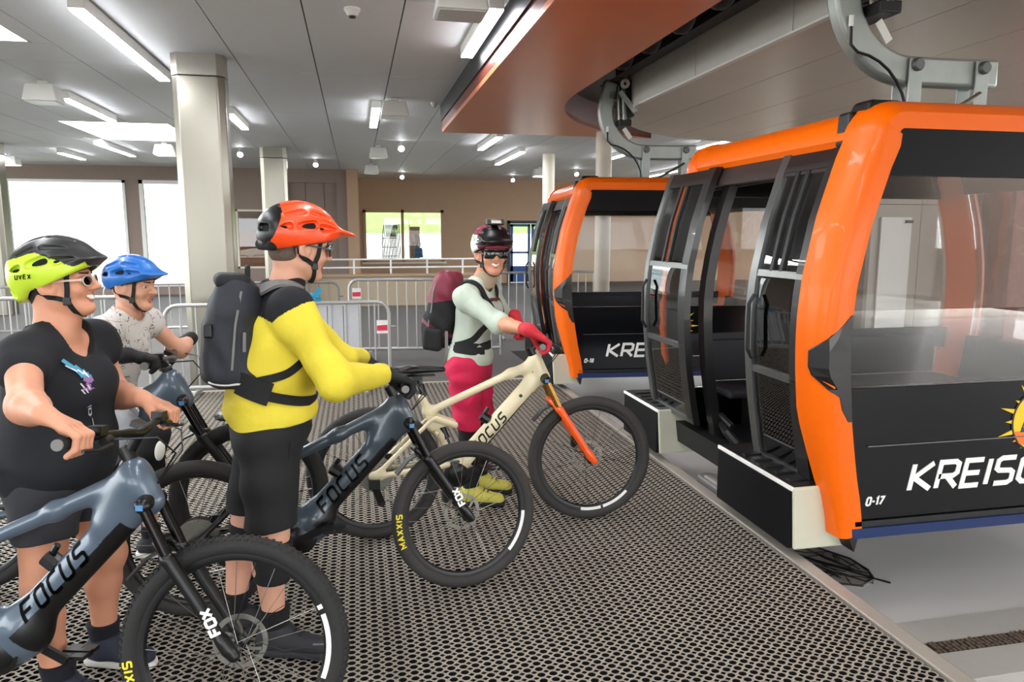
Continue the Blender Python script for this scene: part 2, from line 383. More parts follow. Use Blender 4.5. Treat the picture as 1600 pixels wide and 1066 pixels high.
def wall_with_holes(name, x0, x1, Y, z0, z1, holes, m, th=.25):
    mb = MB(); xs = sorted({x0, x1}|{h[0] for h in holes}|{h[1] for h in holes})
    for a, b in zip(xs, xs[1:]):
        zs = [(z0, z1)]
        for h in holes:
            if h[0] <= a and b <= h[1]:
                zs = [q for s, e in zs for q in ((s, min(e, h[2])), (max(s, h[3]), e)) if q[1]-q[0] > 1e-4]
        for s, e in zs: mb.bb((a, Y, s), (b, Y+th, e))
    return struct(name, mb, m)
def window(n, x0, x1, Y, z0, z1, mull, mfr, w=.07):
    root = MB()
    for lo, hi in (((x0, Y-.03, z0), (x0+w, Y+.1, z1)), ((x1-w, Y-.03, z0), (x1, Y+.1, z1)), ((x0, Y-.03, z0), (x1, Y+.1, z0+w)), ((x0, Y-.03, z1-w), (x1, Y+.1, z1))): root.bb(lo, hi)
    for q in mull: root.bb((q-w/2, Y-.03, z0), (q+w/2, Y+.1, z1))
    o = struct('window_%d' % n, root, mfr)
    xs = [x0]+list(mull)+[x1]
    for a, b in zip(xs, xs[1:]): MB().bb((a+w/2, Y+.03, z0+w/2), (b-w/2, Y+.045, z1-w/2)).build('pane', g_win, o)
    return o
hl = [(-8.97, -6.05, .2, 3.08), (-5.70, -3.75, .2, 3.09), (-3.25, -2.35, .68, 2.32)]
wall_with_holes('wall_back', -14, -.2, 22, -.03, CZ, hl+[(-1.81, -.48, .3, 3.08)], m_brown2)
window(1, *hl[0][:2], 22, *hl[0][2:], [], m_white); window(2, *hl[1][:2], 22, *hl[1][2:], [], m_white, .1); window(3, *hl[2][:2], 22, *hl[2][2:], [], m_cream, .05)
struct('trim_1', MB().bb((-1.81, 22.10, .3), (-1.36, 22.2, 3.08)).bb((-1.35, 22.12, .3), (-.83, 22.2, 3.08)).bb((-.82, 22.10, .3), (-.48, 22.2, 3.08)).bb((-1.85, 22.2, .25), (-.44, 22.26, 3.12)), m_brown2)
struct('wall_corner', MB().bb((-.2, 21.9, -.03), (.12, 25.25, CZ)), m_brown)
hr = [(.27, 2.92, .72, 2.44), (5.11, 6.75, -.03, 2.1)]
wall_with_holes('wall_rear', .12, 16, 25, -.03, CZ, hr, m_brown)
window(4, .27, 2.92, 25, .72, 2.44, [1.55], m_brown, .09)
struct('trim_2', MB().bb((.2, 24.93, .66), (3.0, 25.0, .72)), m_cream)
struct('wall_room', MB().bb((-3.9, 25.6, -.03), (-1.9, 25.8, 1.75)), M('orange_room', (176, 112, 78), .7))
struct('wall_room_upper', MB().bb((-4.2, 25.6, 1.75), (-1.6, 25.8, 3.3)), m_brown2)
d = MB()
for lo, hi in (((5.11, 24.95, -.03), (5.2, 25.1, 2.1)), ((6.66, 24.95, -.03), (6.75, 25.1, 2.1)), ((5.11, 24.95, 2.0), (6.75, 25.1, 2.1))): d.bb(lo, hi)
dr = struct('door_1', d, M('door_frame_dark', (40, 48, 62), .5))
for a, b in ((5.22, 5.92), (5.96, 6.64)):
    l = MB()
    for lo, hi in (((a, 25, 0), (a+.09, 25.06, 1.99)), ((b-.09, 25, 0), (b, 25.06, 1.99)), ((a, 25, 0), (b, 25.06, .55)), ((a, 25, 1.9), (b, 25.06, 1.99)), ((a, 25, .98), (b, 25.06, 1.05))): l.bb(lo, hi)
    o = l.build('door_leaf', m_blue, dr); MB().bb((a+.08, 25.02, .5), (b-.08, 25.035, 1.92)).build('pane', g_win, o)
    MB().tube([(b-.05, 24.97, .95), (b-.05, 24.93, .95), (b-.05, 24.93, 1.15), (b-.05, 24.97, 1.15)], .012).build('handle', m_steel, o)
wall_with_holes('wall_front_unseen', -14, 16, -8.3, -.03, CZ, [(-9, -4.2, .1, 2.7), (-3.2, .6, .9, 2.7), (2.2, 8.5, -.03, 2.9), (10, 11, .9, 2.7)], m_brown2)  # unseen wall, added to limit back light and shape cabin glass reflections
# low ramp wall with a white rail in front of the rear windows
t = thing('ramp_wall', 'low beige ramp wall topped by a white two-bar railing under the rear window', 'wall', (.6, 17.5, 0))
MB().bb((-1.9, 17.5, -.03), (3.4, 17.7, .66)).build('wall_body', M('ramp_beige', (176, 160, 136), .7), t); MB().bb((-1.95, 17.45, .66), (3.45, 17.75, .71)).build('coping', m_brown, t)
for z in (.86, 1.05): MB().tube([(-1.8, 17.6, z), (3.35, 17.6, z)], .022).build('rail', m_white, t)
for k in range(7): MB().tube([(-1.75+.85*k, 17.6, .7), (-1.75+.85*k, 17.6, 1.05)], .022).build('post', m_white, t)

# columns
def column(x, y, w, d, z0, label, cap=True):
    t = thing('column', label, 'column', (x+w/2, y+d/2, z0)); c = .07
    P = [(x+c, y), (x+w-c, y), (x+w, y+c), (x+w, y+d-c), (x+w-c, y+d), (x+c, y+d), (x, y+d-c), (x, y+c)]
    MB().prism(P, lambda u, v: (u, v, z0), lambda u, v: (u, v, CZ-.22)).build('shaft', m_steel, t, bevel=.012)
    MB().prism(P, lambda u, v: (u, v, CZ-.215), lambda u, v: (u, v, CZ)).build('head_cladding', M('steel_head', (150, 146, 138), .45, .8), t)
column(-1.80, 8.35, .52, .34, -.03, 'wide stainless steel column nearest the camera, behind the rider with the blue helmet')
column(-1.93, 16.7, .54, .40, -.03, 'narrower stainless steel column behind the orange helmet')
column(-7.58, 16.9, .60, .45, -.03, 'stainless steel column cut by the left picture edge')
def round_column(x, y, r, z1, label):
    t = thing('column', label, 'column', (x, y, 0)); MB().lathe([(r, -.03), (r, z1)], 32, 'z', (x, y, 0)).build('shaft', m_cream, t, smooth=True)
    MB().lathe([(r+.03, -.03), (r+.03, .04), (r, .05)], 32, 'z', (x, y, 0)).build('base_ring', m_steel, t, smooth=True)
round_column(4.43, 16.9, .14, CZ, 'slim round cream column left of the far cabin')
round_column(3.55, 10.4, .115, 3.1, 'round cream column rising behind the curved hanger of the far cabin')
round_column(8.55, 14.2, .16, CZ, 'round cream column seen through the near cabin\'s open door')

# orange soffit with the cabin slot, grey bullwheel drum
SZ = 3.08; DC = (5.85, 7.6); DR = 2.85; SR = 3.55
outer = [(1.27, -6), (1.27, 10.9)]+[(DC[0]+SR*math.cos(a), DC[1]+SR*math.sin(a)) for a in np.linspace(math.acos((4.6-DC[0])/SR), PI, 26) if DC[1]+SR*math.sin(a) < 10.9]
outer = [p for p in outer if p[0] <= 4.61]
ang = [a for a in np.linspace(PI/2, PI, 40)]
so = [(1.27, -6), (1.27, 10.9)]
ac = [(DC[0]+SR*math.cos(a), DC[1]+SR*math.sin(a)) for a in ang]; ac = [p for p in ac if p[1] <= 10.9]
so += [(ac[0][0], 10.9)]+ac+[(DC[0]-SR, -6)]
t = thing('orange_soffit', 'large rust-orange ceiling soffit with a curved slot above the boarding platform', 'soffit', (1.8, 4, SZ))
MB().prism(so, lambda u, v: (u, v, SZ), lambda u, v: (u, v, SZ+.05)).build('soffit_panel', m_rust, t)
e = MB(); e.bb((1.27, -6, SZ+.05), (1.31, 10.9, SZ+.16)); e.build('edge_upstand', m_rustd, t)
MB().bb((1.25, -6, SZ+.16), (1.36, 10.92, CZ)).build('shadow_gap', m_black, t)  # solid black strip standing in for the shade of the gap
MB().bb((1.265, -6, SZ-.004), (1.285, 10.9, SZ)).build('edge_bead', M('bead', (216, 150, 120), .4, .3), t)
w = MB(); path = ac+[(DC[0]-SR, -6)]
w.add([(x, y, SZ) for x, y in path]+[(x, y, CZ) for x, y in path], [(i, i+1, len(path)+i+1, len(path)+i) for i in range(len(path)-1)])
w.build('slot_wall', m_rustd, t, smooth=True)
t = thing('bullwheel_drum', 'big grey rounded bullwheel housing hanging over the cabins', 'housing', (5.85, 5, 3.0)); DZ = 3.0
def half(y, r=DR): return math.sqrt(max(0, r*r-(y-DC[1])**2)) if y > DC[1] else r
xs = [DC[0]-DR, 3.65, 4.47, 5.29, 6.11, 6.93, 7.75, DC[0]+DR]
for a, b in zip(xs, xs[1:]):
    pts = [(a+.004, -6), (b-.004, -6)]
    top = [(x, DC[1]+math.sqrt(max(0, DR*DR-(x-DC[0])**2))) for x in np.linspace(b-.004, a+.004, 10)]
    MB().prism(pts+top, lambda u, v: (u, v, DZ), lambda u, v: (u, v, DZ+.03)).build('underside_panel', m_drum, t)
edge = [(DC[0]-DR, y) for y in (-6, -4.2, -2.4, -.6, 1.2, 3.0, 4.8, 6.3, 7.6)]+[(DC[0]+DR*math.cos(a), DC[1]+DR*math.sin(a)) for a in np.linspace(PI, 0, 30)[1:]]
for p, q in zip(edge[:9], edge[1:9]):
    MB().bb((p[0]-.015, p[1]+.005, DZ), (p[0], q[1]-.005, CZ)).build('fascia_panel', m_fascia, t)
ce = edge[8:]; MB().add([(x, y, DZ) for x, y in ce]+[(x, y, CZ) for x, y in ce], [(i, i+1, len(ce)+i+1, len(ce)+i) for i in range(len(ce)-1)]).build('curved_fascia', m_fascia, t, smooth=True)
MB().bb((DC[0]-DR-.03, -6, DZ-.012), (DC[0]-DR+.02, 7.6, DZ+.004)).build('edge_bead', m_white, t)
MB().bb((2.2, -6, CZ-.03), (3.0, 11.0, CZ+.02)).bb((3.0, 9.0, CZ-.03), (9.3, 11.1, CZ+.02)).build('slot_lid', m_black, t)
t = thing('track_rail', 'dark conveyor rail with tyres running inside the ceiling slot', 'rail', (2.85, 4, 3.4))
MB().bb((2.78, -6, 3.3), (2.92, 7.8, 3.42)).build('rail_beam', m_black, t)
tm = MB().lathe([(.04, -.06), (.16, -.06), (.18, -.03), (.18, .03), (.16, .06), (.04, .06)], 20, 'x').mesh('tyre', True)
for k in range(14):
    o = link('drive_tyre', tm, m_black, t); o.location = (2.55, -1.5+.65*k, 3.36)

# ceiling light bars
bars = [(-2.2, 7.0, 9.94, 'long light bar in front of the wide steel column'), (1.2, 6.3, 8.0, 'light bar beside the orange soffit edge, nearest of its row'), (-3.85, 11.5, 13.6, 'light bar running into the skylight behind the boxy floodlight'),
 (-5.12, 16.9, 19.45, 'light bar beyond the rear skylight, left of the lit floodlight'), (-6.54, 19.0, 20.5, 'short light bar above the big left window'), (-8.5, 18.6, 20.95, 'light bar over the corner of the big window by the picture edge'), (-1.85, 12.4, 14.1, 'light bar just right of the wide steel column'),
 (.36, 11.4, 13.4, 'light bar beside the pale floodlight in the middle of the ceiling'), (2.75, 14.2, 16.4, 'light bar just beyond the orange soffit corner'), (3.75, 16.6, 19.7, 'light bar left of the slim cream column'),
 (6.2, 16.0, 18.5, 'light bar seen beside the far hanger column'), (7.3, 12.2, 15.2, 'long light bar above the far cabin roof'), (9.3, 19.3, 22.8, 'light bar far behind the far cabin hanger'), (8.4, 15, 17, 'light bar left of the far booth'), (10.2, 5.5, 8.3, 'light bar in front of the control booth'), (-2.2, -1.5, 1.5, 'light bar over the platform behind the camera'), (-2.2, 2.6, 5.4, 'light bar over the woman in the lime helmet'), (.4, -1.5, 1.3, 'light bar above the camera'), (.4, 2.4, 4.6, 'light bar over the rider in yellow')]  # booth bar and those after it: unseen lamps added for illumination
for x, y0, y1, lb in bars:
    x, y0, y1 = x*.94, y0*.94, y1*.94
    t = thing('light_bar', 'white '+lb, 'light', (x, (y0+y1)/2, CZ), 'linear ceiling lights')
    MB().bb((x-.06, y0, CZ-.10), (x+.06, y1, CZ)).build('housing', m_white, t, bevel=.006); MB().bb((x-.055, y0+.01, CZ-.112), (x+.055, y1-.01, CZ-.10)).build('diffuser', m_led, t)
floods = [(-3.92, 11.0, 'nearest left of the wide steel column', 0), (.62, 11.3, 'beside the middle light bar, over the orange helmet', 0), (-3.98, 17.55, 'glowing, behind the wide steel column', 1), (.86, 6.05, 'largest, at the top edge left of the orange soffit', 0), (.56, 17.2, 'small, above the brown wall corner', 0), (.50, 21.6, 'smallest, against the rear wall top', 0), (5.4, 21.6, 'above the blue door', 1), (-8.3, 20.8, 'over the big left window', 1)]
for x, y, lb, lit in floods:
    x, y = x*.93, y*.93
    t = thing('floodlight', 'white boxy ceiling floodlight '+lb, 'light', (x, y, CZ), 'boxy ceiling floodlights')
    MB().box((x, y, CZ-.03), (.10, .08, .06)).bb((x-.012, y-.03, CZ-.06), (x+.012, y+.03, CZ)).build('bracket', m_white, t)
    MB().box((x, y, CZ-.15), (.38, .34, .20), taper=.8).build('housing', m_white, t, bevel=.015)
    MB().bb((x-.165, y-.145, CZ-.258), (x+.165, y+.145, CZ-.249)).build('lens', M('lens_lit', (255, 252, 244), .5, emit=3) if lit else M('lens_off', (200, 200, 196), .3), t)
for x, y, lb in ((-.9, 19.2, 'over the steel column by the orange helmet'), (1.42, 22.7, 'above the rear window'), (-2.36, 17.1, 'right of the wide steel column'), (.95, 15.3, 'right of the small floodlight'), (4.9, 23.2, 'left of the blue door'), (6.2, 20.6, 'right of the slim cream column')):
    t = thing('spotlight', 'small lit white spotlight '+lb, 'light', (x, y, CZ), 'small ceiling spotlights')
    MB().tube([(x, y, CZ), (x, y, CZ-.06)], .02).build('stem', m_white, t); MB().tube([(x, y+.05, CZ-.05), (x, y-.09, CZ-.14)], [.05, .065], 14).build('barrel', m_white, t, smooth=True)
    MB().tube([(x, y-.085, CZ-.139), (x, y-.095, CZ-.145)], .055, 14).build('bulb', m_led, t)
for x, y, lb in ((.03, 6.5, 'round white smoke detector at the top edge'), (1.14, 10.7, 'small white sensor left of the orange soffit corner')):
    t = thing('smoke_detector', lb+' of the ceiling', 'detector', (x, y, CZ)); s = .055 if y < 8 else .04
    MB().lathe([(s*1.2, CZ), (s*1.2, CZ-.02), (s, CZ-.03), (s*.75, CZ-.06), (0, CZ-.065)], 20, 'z', (x, y, 0)).build('body', m_white, t, smooth=True); MB().lathe([(s*.5, CZ-.064), (s*.5, CZ-.075), (0, CZ-.078)], 14, 'z', (x, y, 0)).build('sensor_head', m_black if y < 8 else m_white, t)

# perforated rubber mat: real holes, cell by cell
m_mat = M('mat_rubber', (158, 150, 137), .7, var=.16, scale=60, bump=.1); m_recess = M('painted_recess_shade', (15, 13, 12), .9)  # near-black second material paints shade into the hole walls and backing
def perforated(x0, x1, y0, y1, cx, cy, deep):
    nx, ny = int(round((x1-x0)/cx)), int(round((y1-y0)/cy)); c = .27
    o8 = [(-.5+c, -.5), (.5-c, -.5), (.5, -.5+c), (.5, .5-c), (.5-c, .5), (-.5+c, .5), (-.5, .5-c), (-.5, -.5+c)]
    a8 = [math.radians(q) for q in (-112.5, -67.5, -22.5, 22.5, 67.5, 112.5, 157.5, 202.5)]
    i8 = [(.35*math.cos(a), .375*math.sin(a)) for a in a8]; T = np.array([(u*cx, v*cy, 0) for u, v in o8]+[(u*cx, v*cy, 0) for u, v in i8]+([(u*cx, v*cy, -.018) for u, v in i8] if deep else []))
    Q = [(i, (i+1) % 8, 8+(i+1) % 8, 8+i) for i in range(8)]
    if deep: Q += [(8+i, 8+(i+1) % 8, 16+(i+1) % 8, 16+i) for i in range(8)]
    Q = np.array(Q); gx, gy = np.meshgrid(x0+cx*(np.arange(nx)+.5), y0+cy*(np.arange(ny)+.5), indexing='ij'); gx, gy = gx.ravel(), gy.ravel()
    V = T[None]+np.stack([gx, gy, np.zeros_like(gx)], 1)[:, None, :]; F = Q[None]+(np.arange(len(gx))*len(T))[:, None, None]
    return V.reshape(-1, 3), F.reshape(-1, 4)
t = thing('perforated_mat', 'big grey perforated rubber mat covering the boarding platform', 'mat', (-.5, 4.5, 0))
V1, F1 = perforated(-2.2, 2.1, 1.4, 4.4, .046, .037, True); V2, F2 = perforated(-3.58, 2.1, 4.4, 8.0, .046, .037, True)
o = link('rubber_grid', mesh_np('rubber_grid', np.concatenate([V1, V2]), np.concatenate([F1, F2+len(V1)]), np.tile(np.repeat([0, 1], 8), (len(F1)+len(F2))//16), smooth=False), [m_mat, m_recess], t); o['kind'] = 'stuff'
MB().bb((-3.6, 1.3, -.03), (EDGE-.01, 8.02, -.019)).build('backing', m_recess, t)
MB().bb((2.095, -2, -.03), (2.17, 8.05, .006)).bb((-3.6, 8.0, -.03), (2.1, 8.06, .004)).build('edge_strip', M('edge_strip', (186, 178, 166), .45, .3, var=.08), t, bevel=.003)
MB().bb((2.165, -2, PIT), (2.185, 8.05, -.005)).build('edge_face', M('edge_face', (120, 116, 110), .6), t)
# drain channel across the pit floor
t = thing('drain_channel', 'brown slotted drain channel with grey side plates in the concrete floor', 'drain', (3.3, 2.65, PIT))
m_plate = M('drain_plate', (176, 172, 165), .5, var=.05); MB().bb((2.19, 2.70, PIT), (6, 2.88, PIT+.006)).build('side_plate', m_plate, t); MB().bb((2.19, 2.42, PIT), (6, 2.61, PIT+.006)).build('side_plate', m_plate, t)
MB().bb((2.19, 2.61, PIT+.001), (6, 2.70, PIT+.002)).build('trough', m_recess, t)
b = MB(); r = random.Random(3)
for k in range(150):
    x = 2.2+.0254*k; y = 2.615
    while y < 2.69:
        l = r.uniform(.012, .03); b.box((x+r.uniform(-.004, .004), min(y+l/2, 2.69), PIT+.005), (.012, l, .006)); y += l+.006
g = b.build('grating', M('drain_rust', (104, 88, 74), .7, var=.3, scale=60), t); g['kind'] = 'stuff'
# odd leaf-shaped mesh plate by the platform edge
t = thing('mesh_plate', 'leaf-shaped dark wire mesh plate on the concrete beside the near bumper box', 'grating', (2.55, 3.48, PIT))
lf = [(2.34, 3.82), (2.50, 3.84), (2.66, 3.72), (2.75, 3.55), (2.755, 3.40), (2.70, 3.29), (2.60, 3.24), (2.48, 3.30), (2.38, 3.45), (2.32, 3.65)]
MB().prism(lf, lambda u, v: (u, v, PIT+.001), lambda u, v: (u, v, PIT+.008)).build('plate', M('mesh_plate', (170, 164, 154), .6, var=.2, scale=30), t)
b = MB(); b.tube([(x, y, PIT+.012) for x, y in lf+lf[:1]], .006, 5)
spine = [(2.35, 3.79), (2.5, 3.62), (2.62, 3.45), (2.72, 3.3), (2.77, 3.24)]; b.tube([(x, y, PIT+.012) for x, y in spine], .005, 5)
for k in range(46):
    i = r.randrange(len(lf)); p = np.array(lf[i])*.6+np.array(lf[(i+1) % len(lf)])*.4; q = np.array(spine[r.randrange(4)]); s = p+(q-p)*r.uniform(0, .3); e = p+(q-p)*r.uniform(.5, .95); mid = (s+e)/2+np.array([r.uniform(-.03, .03), r.uniform(-.03, .03)])
    b.tube([(*s, PIT+.012), (*mid, PIT+.012), (*e, PIT+.012)], .0028, 4)
b.build('wire_mesh', m_black, t)['kind'] = 'stuff'
t = thing('buffer_block', 'rounded grey buffer block between the two bumper boxes at the platform edge', 'buffer', (2.36, 4.15, PIT))
MB().prism(arc((2.33, 3.86), .07, -PI, 0, 8, lambda u, v: (u, v))+arc((2.33, 4.5), .07, 0, PI, 8, lambda u, v: (u, v)), lambda u, v: (u, v, PIT), lambda u, v: (u, v, -.02)).build('block', M('buffer_grey', (150, 148, 144), .5), t, bevel=.01, smooth=True)
MB().bb((2.28, 3.9, -.02), (2.38, 4.46, .0)).build('wear_pad', m_plate, t, bevel=.004)

# outdoors beyond the windows
struct('ground', MB().bb((-80, 27, -.5), (80, 120, -.25)).bb((-80, -80, -.5), (-14, 27, -.25)).bb((16, -80, -.5), (80, 27, -.25)).bb((-80, -80, -.5), (80, -8, -.25)), M('outdoor_gravel', (196, 192, 180), .9, var=.1, scale=2))
sb = MB(); sb.grid(lambda a, b: (-6+60*a, 28+22*b, -.24+1.95*b), 4, 4); o = sb.build('ground_slope', M('outdoor_gravel', (196, 192, 180)), smooth=True); o['kind'] = 'structure'
hb = MB(); hb.grid(lambda a, b: (-6+60*a, 50+30*b, 1.66+(11*b**.9)+.25*math.sin(9*a+4*b)*b), 24, 14)
o = hb.build('hill', M('meadow', (98, 118, 58), .95, var=.25, scale=1.5, bump=.3), smooth=True); o['kind'] = 'structure'
t = thing('station_building', 'white building with a pale blue fascia line outside the left windows', 'building', (-12, 40, -.25))
MB().bb((-24, 40, -.25), (-5, 48, 3.0)).build('wall', M('render_white', (244, 244, 242), .8), t); MB().bb((-19.2, 39.7, 2.35), (-4.7, 40.05, 2.55)).build('fascia', M('pale_blue', (150, 190, 214), .5), t)
MB().bb((-24.5, 39.5, 3.0), (-4.5, 48.5, 3.3)).build('roof', m_white, t)
for x in (-21, -17.5, -14, -10.5, -7): MB().bb((x, 39.95, .6), (x+1.3, 40.02, 1.9)).build('window', M('pale_pane', (206, 214, 222), .3), t)
t = thing('parked_van', 'blue and white van outside the far left window', 'van', (-13.6, 32, -.25))
MB().bb((-15.6, 31, .15), (-12.2, 33, 1.1)).build('lower_body', m_blue, t, bevel=.12); MB().box((-13.9, 32, 1.45), (2.7, 1.9, .75), taper=.85).build('cabin', m_white, t, bevel=.1)
wm = MB().lathe([(.02, -.1), (.3, -.1), (.33, 0), (.3, .1), (.02, .1)], 18, 'y').mesh('wheel', True)
for x in (-15, -12.9): o = link('wheel', wm, m_black, t); o.location = (x, 31.05, .08)
# stored things behind the rear window
t = thing('wire_crate_stack', 'rounded stack of grey wire crates behind the rear window', 'crates', (1.15, 25.9, 0)); b = MB()
for k in range(9):
    x = .92+.055*k; b.tube([(x, 25.8, .7), (x-.02, 25.8, 1.5), (x+.05, 25.85, 1.95), (x+.14, 26.2, 2.0), (x+.2, 26.5, .7)], .018, 6)
for z in (.9, 1.2, 1.5): b.tube([(.9, 25.78, z), (1.4, 25.78, z)], .014, 6)
b.build('wire_frame', M('dark_wire', (66, 68, 70), .5, .4), t); MB().bb((.85, 25.75, -.03), (1.5, 26.6, .8)).build('pallet', m_cream, t)
t = thing('display_board', 'brown board leaning behind the rear window', 'board', (2.05, 26, 0)); MB().bb((1.86, 26.0, -.03), (2.2, 26.06, 1.9)).build('board', m_brown2, t); MB().bb((1.82, 25.98, -.03), (1.86, 26.08, 1.98)).build('post', m_white, t)
t = thing('tote_bag', 'blue bag hanging on the board behind the rear window', 'bag', (2.15, 25.9, .85))
MB().box((2.15, 25.9, 1.0), (.3, .12, .34), taper=.8).build('bag_body', M('bag_blue', (30, 96, 150), .7), t, bevel=.03); MB().tube([(2.08, 25.9, 1.16), (2.13, 25.92, 1.6), (2.17, 25.92, 1.6), (2.22, 25.9, 1.16)], .014).build('strap', m_black, t)

# control booth, rust column and shelves behind the near cabin
t = thing('control_booth', 'pale grey panelled control booth behind the near cabin', 'booth', (7.9, 9.5, PIT)); m_booth = M('booth_panel', (172, 168, 158), .5, var=.03)
for x0, x1 in ((6.95, 7.72), (7.73, 8.72)):
    for z0, z1 in ((PIT, 2.03), (2.04, 3.0)): MB().bb((x0, 9.0, z0), (x1, 9.08, z1)).build('panel', m_booth, t)
MB().bb((6.95, 9.08, PIT), (12.5, 11, 3.0)).build('booth_core', m_brown2, t); dd = MB().bb((7.08, 8.97, PIT), (7.56, 9.0, 1.86)).build('door', m_white, t); MB().bb((7.45, 8.94, 1.78), (7.56, 8.97, 1.82)).build('closer', m_black, dd)
t = thing('rust_column', 'rust-red steel column seen through the near cabin', 'column', (9.0, 8.6, PIT))
MB().bb((8.55, 8.3, PIT), (8.95, 8.7, 3.0)).build('column_casing', M('rust_paint', (128, 48, 36), .5, var=.1), t, bevel=.01); MB().bb((8.95, 8.32, PIT), (9.05, 8.68, 3.0)).build('edge_post', m_black, t)
t = thing('shelf_unit', 'white shelf unit with boxes at the right edge, behind the near cabin', 'shelf', (9.7, 8.7, PIT))
for x in (9.1, 10.4): MB().bb((x, 8.4, PIT), (x+.06, 8.9, 2.6)).build('upright', m_white, t)
for z in (.1, .6, 1.1, 1.6, 2.1): MB().bb((9.16, 8.4, z), (10.4, 8.9, z+.04)).build('shelf', m_white, t)
for k, (x, z, c, lb) in enumerate(((9.3, .64, (60, 62, 70), 'dark grey box on the second shelf of the white unit'), (9.35, 1.14, (210, 180, 60), 'yellow box on the middle shelf of the white unit'), (9.3, 1.64, (226, 222, 216), 'white carton on the fourth shelf of the white unit'), (9.75, 1.14, (80, 84, 120), 'blue-grey box beside the yellow one on the white unit'))):
    q = thing('storage_box', lb, 'box', (x, 8.62, z)); MB().bb((x-.14, 8.45, z), (x+.16, 8.8, z+.28)).build('box_body', M('box%d' % k, c, .7), q, bevel=.01); MB().bb((x-.15, 8.44, z+.28), (x+.17, 8.81, z+.31)).build('lid', M('box%d' % k, c), q, bevel=.005)

# crowd barriers
m_pink = M('sticker_red', (214, 48, 76), .5); m_stw = M('sticker_white', (240, 236, 234), .5)
barm = {}
def barrier(p0, p1, h, n, label, r=.02, zb=.10, feet=True, dark=False, sticker=None):
    p0, p1 = Vector((*p0, 0)), Vector((*p1, 0)); L = (p1-p0).length; u = (p1-p0)/L; mm = M('barrier_dark', (120, 120, 116), .5, .4) if dark else m_rail
    t = thing('crowd_barrier', label, 'barrier', (p0+p1)/2, 'crowd control barriers'); f = lambda s, z: tuple(p0+u*s+Vector((0, 0, z))); c = .12
    path = [f(0, 0)]+[f(c-c*math.cos(a), h-c+c*math.sin(a)) for a in np.linspace(0, PI/2, 5)]+[f(L-c+c*math.sin(a), h-c+c*math.cos(a)) for a in np.linspace(0, PI/2, 5)]+[f(L, 0)]
    MB().tube(path, r, 10).build('frame', mm, t, smooth=True); MB().tube([f(0, zb), f(L, zb)], r, 8).build('bottom_rail', mm, t, smooth=True)
    k = round(h-zb, 3)
    if k not in barm: barm[k] = MB().tube([(0, 0, 0), (0, 0, k)], .009, 7).mesh('bar', True)
    for i in range(1, n):
        o = link('bar', barm[k], mm, t); q = p0+u*(L*i/n)-t.location; o.matrix_parent_inverse = Matrix(); o.location = (q.x, q.y, zb)
    v = Vector((-u.y, u.x, 0))
    for s in (.25, L-.25):
        q = p0+u*s; MB().tube([tuple(q-v*.25+Vector((0, 0, .02))), tuple(q-v*.1+Vector((0, 0, .05))), tuple(q+v*.1+Vector((0, 0, .05))), tuple(q+v*.25+Vector((0, 0, .02)))], .016).build('foot', mm, t)
    MB().tube([f(L, h*.72), f(L+.07, h*.72)], .011).build('coupling_hook', mm, t)
    if sticker is not None:
        s, z = sticker
        nrm = -v if v.y > 0 else v
        pl = lambda a, b, l: tuple(p0+u*a+nrm*(.012+l)+Vector((0, 0, b)))
        MB().prism([(s, z), (s+.115, z), (s+.115, z+.14), (s, z+.14)], lambda a, b: pl(a, b, 0), lambda a, b: pl(a, b, .004)).build('sticker', m_stw, t)
        MB().prism([(s+.004, z+.03), (s+.111, z+.03), (s+.111, z+.09), (s+.004, z+.085)], lambda a, b: pl(a, b, .004), lambda a, b: pl(a, b, .006)).build('sticker_band', m_pink, t)
    return t
barrier((-4.05, 7.85), (-2.02, 7.76), 1.02, 15, 'crowd barrier directly behind the lime helmet, left of the picture', sticker=(.56, .66))
barrier((-1.86, 7.75), (.32, 7.75), .93, 15, 'crowd barrier behind the rider in yellow, with a red and white sticker', sticker=(2.05, .60))
barrier((-.10, 10.0), (1.9, 9.75), 1.03, 16, 'crowd barrier angled behind the woman with the maroon backpack', sticker=(.04, .78))
barrier((1.95, 11.3), (4.0, 11.4), 1.03, 16, 'crowd barrier in front of the blue door')
barrier((-1.9, 12.9), (-.30, 12.7), .83, 10, 'dark framed crowd barrier beyond the rider in yellow', dark=True)
barrier((-6.4, 13), (-4.2, 13.0), .80, 12, 'crowd barrier far behind the lime helmet, before the big window'); barrier((-4.0, 13), (-2.2, 13.0), .82, 11, 'crowd barrier beneath the narrow window, behind the blue helmet')
t = thing('banner_sheet', 'blank white banner sheet hung on the barrier behind the yellow shirt', 'banner', (-.3, 7.8, .5))
b = MB()
for k in range(4):
    x = -.62+.16*k; b.bb((x, 7.785, .18+(.1 if k == 3 else 0)), (x+.15, 7.795, .90))
b.build('sheet', M('banner_white', (214, 216, 220), .6), t); MB().tube([(-.62, 7.79, .905), (.02, 7.79, .905)], .008).build('hem_tube', m_white, t)
t = thing('blue_ribbon', 'small bright blue ribbon tied to the barrier beside the yellow shoulder', 'ribbon', (-.42, 7.7, .96)); m_cyan = M('cyan_cloth', (30, 150, 190), .6)
MB().bar([(-.46, 7.72, .93), (-.42, 7.7, 1.0), (-.36, 7.7, 1.08)], .05, .01, (0, 1, 0)).build('ribbon_tail', m_cyan, t); MB().bar([(-.47, 7.72, 1.03), (-.42, 7.7, .98), (-.36, 7.72, .97)], .04, .01, (0, 1, 0)).build('ribbon_loop', m_cyan, t)
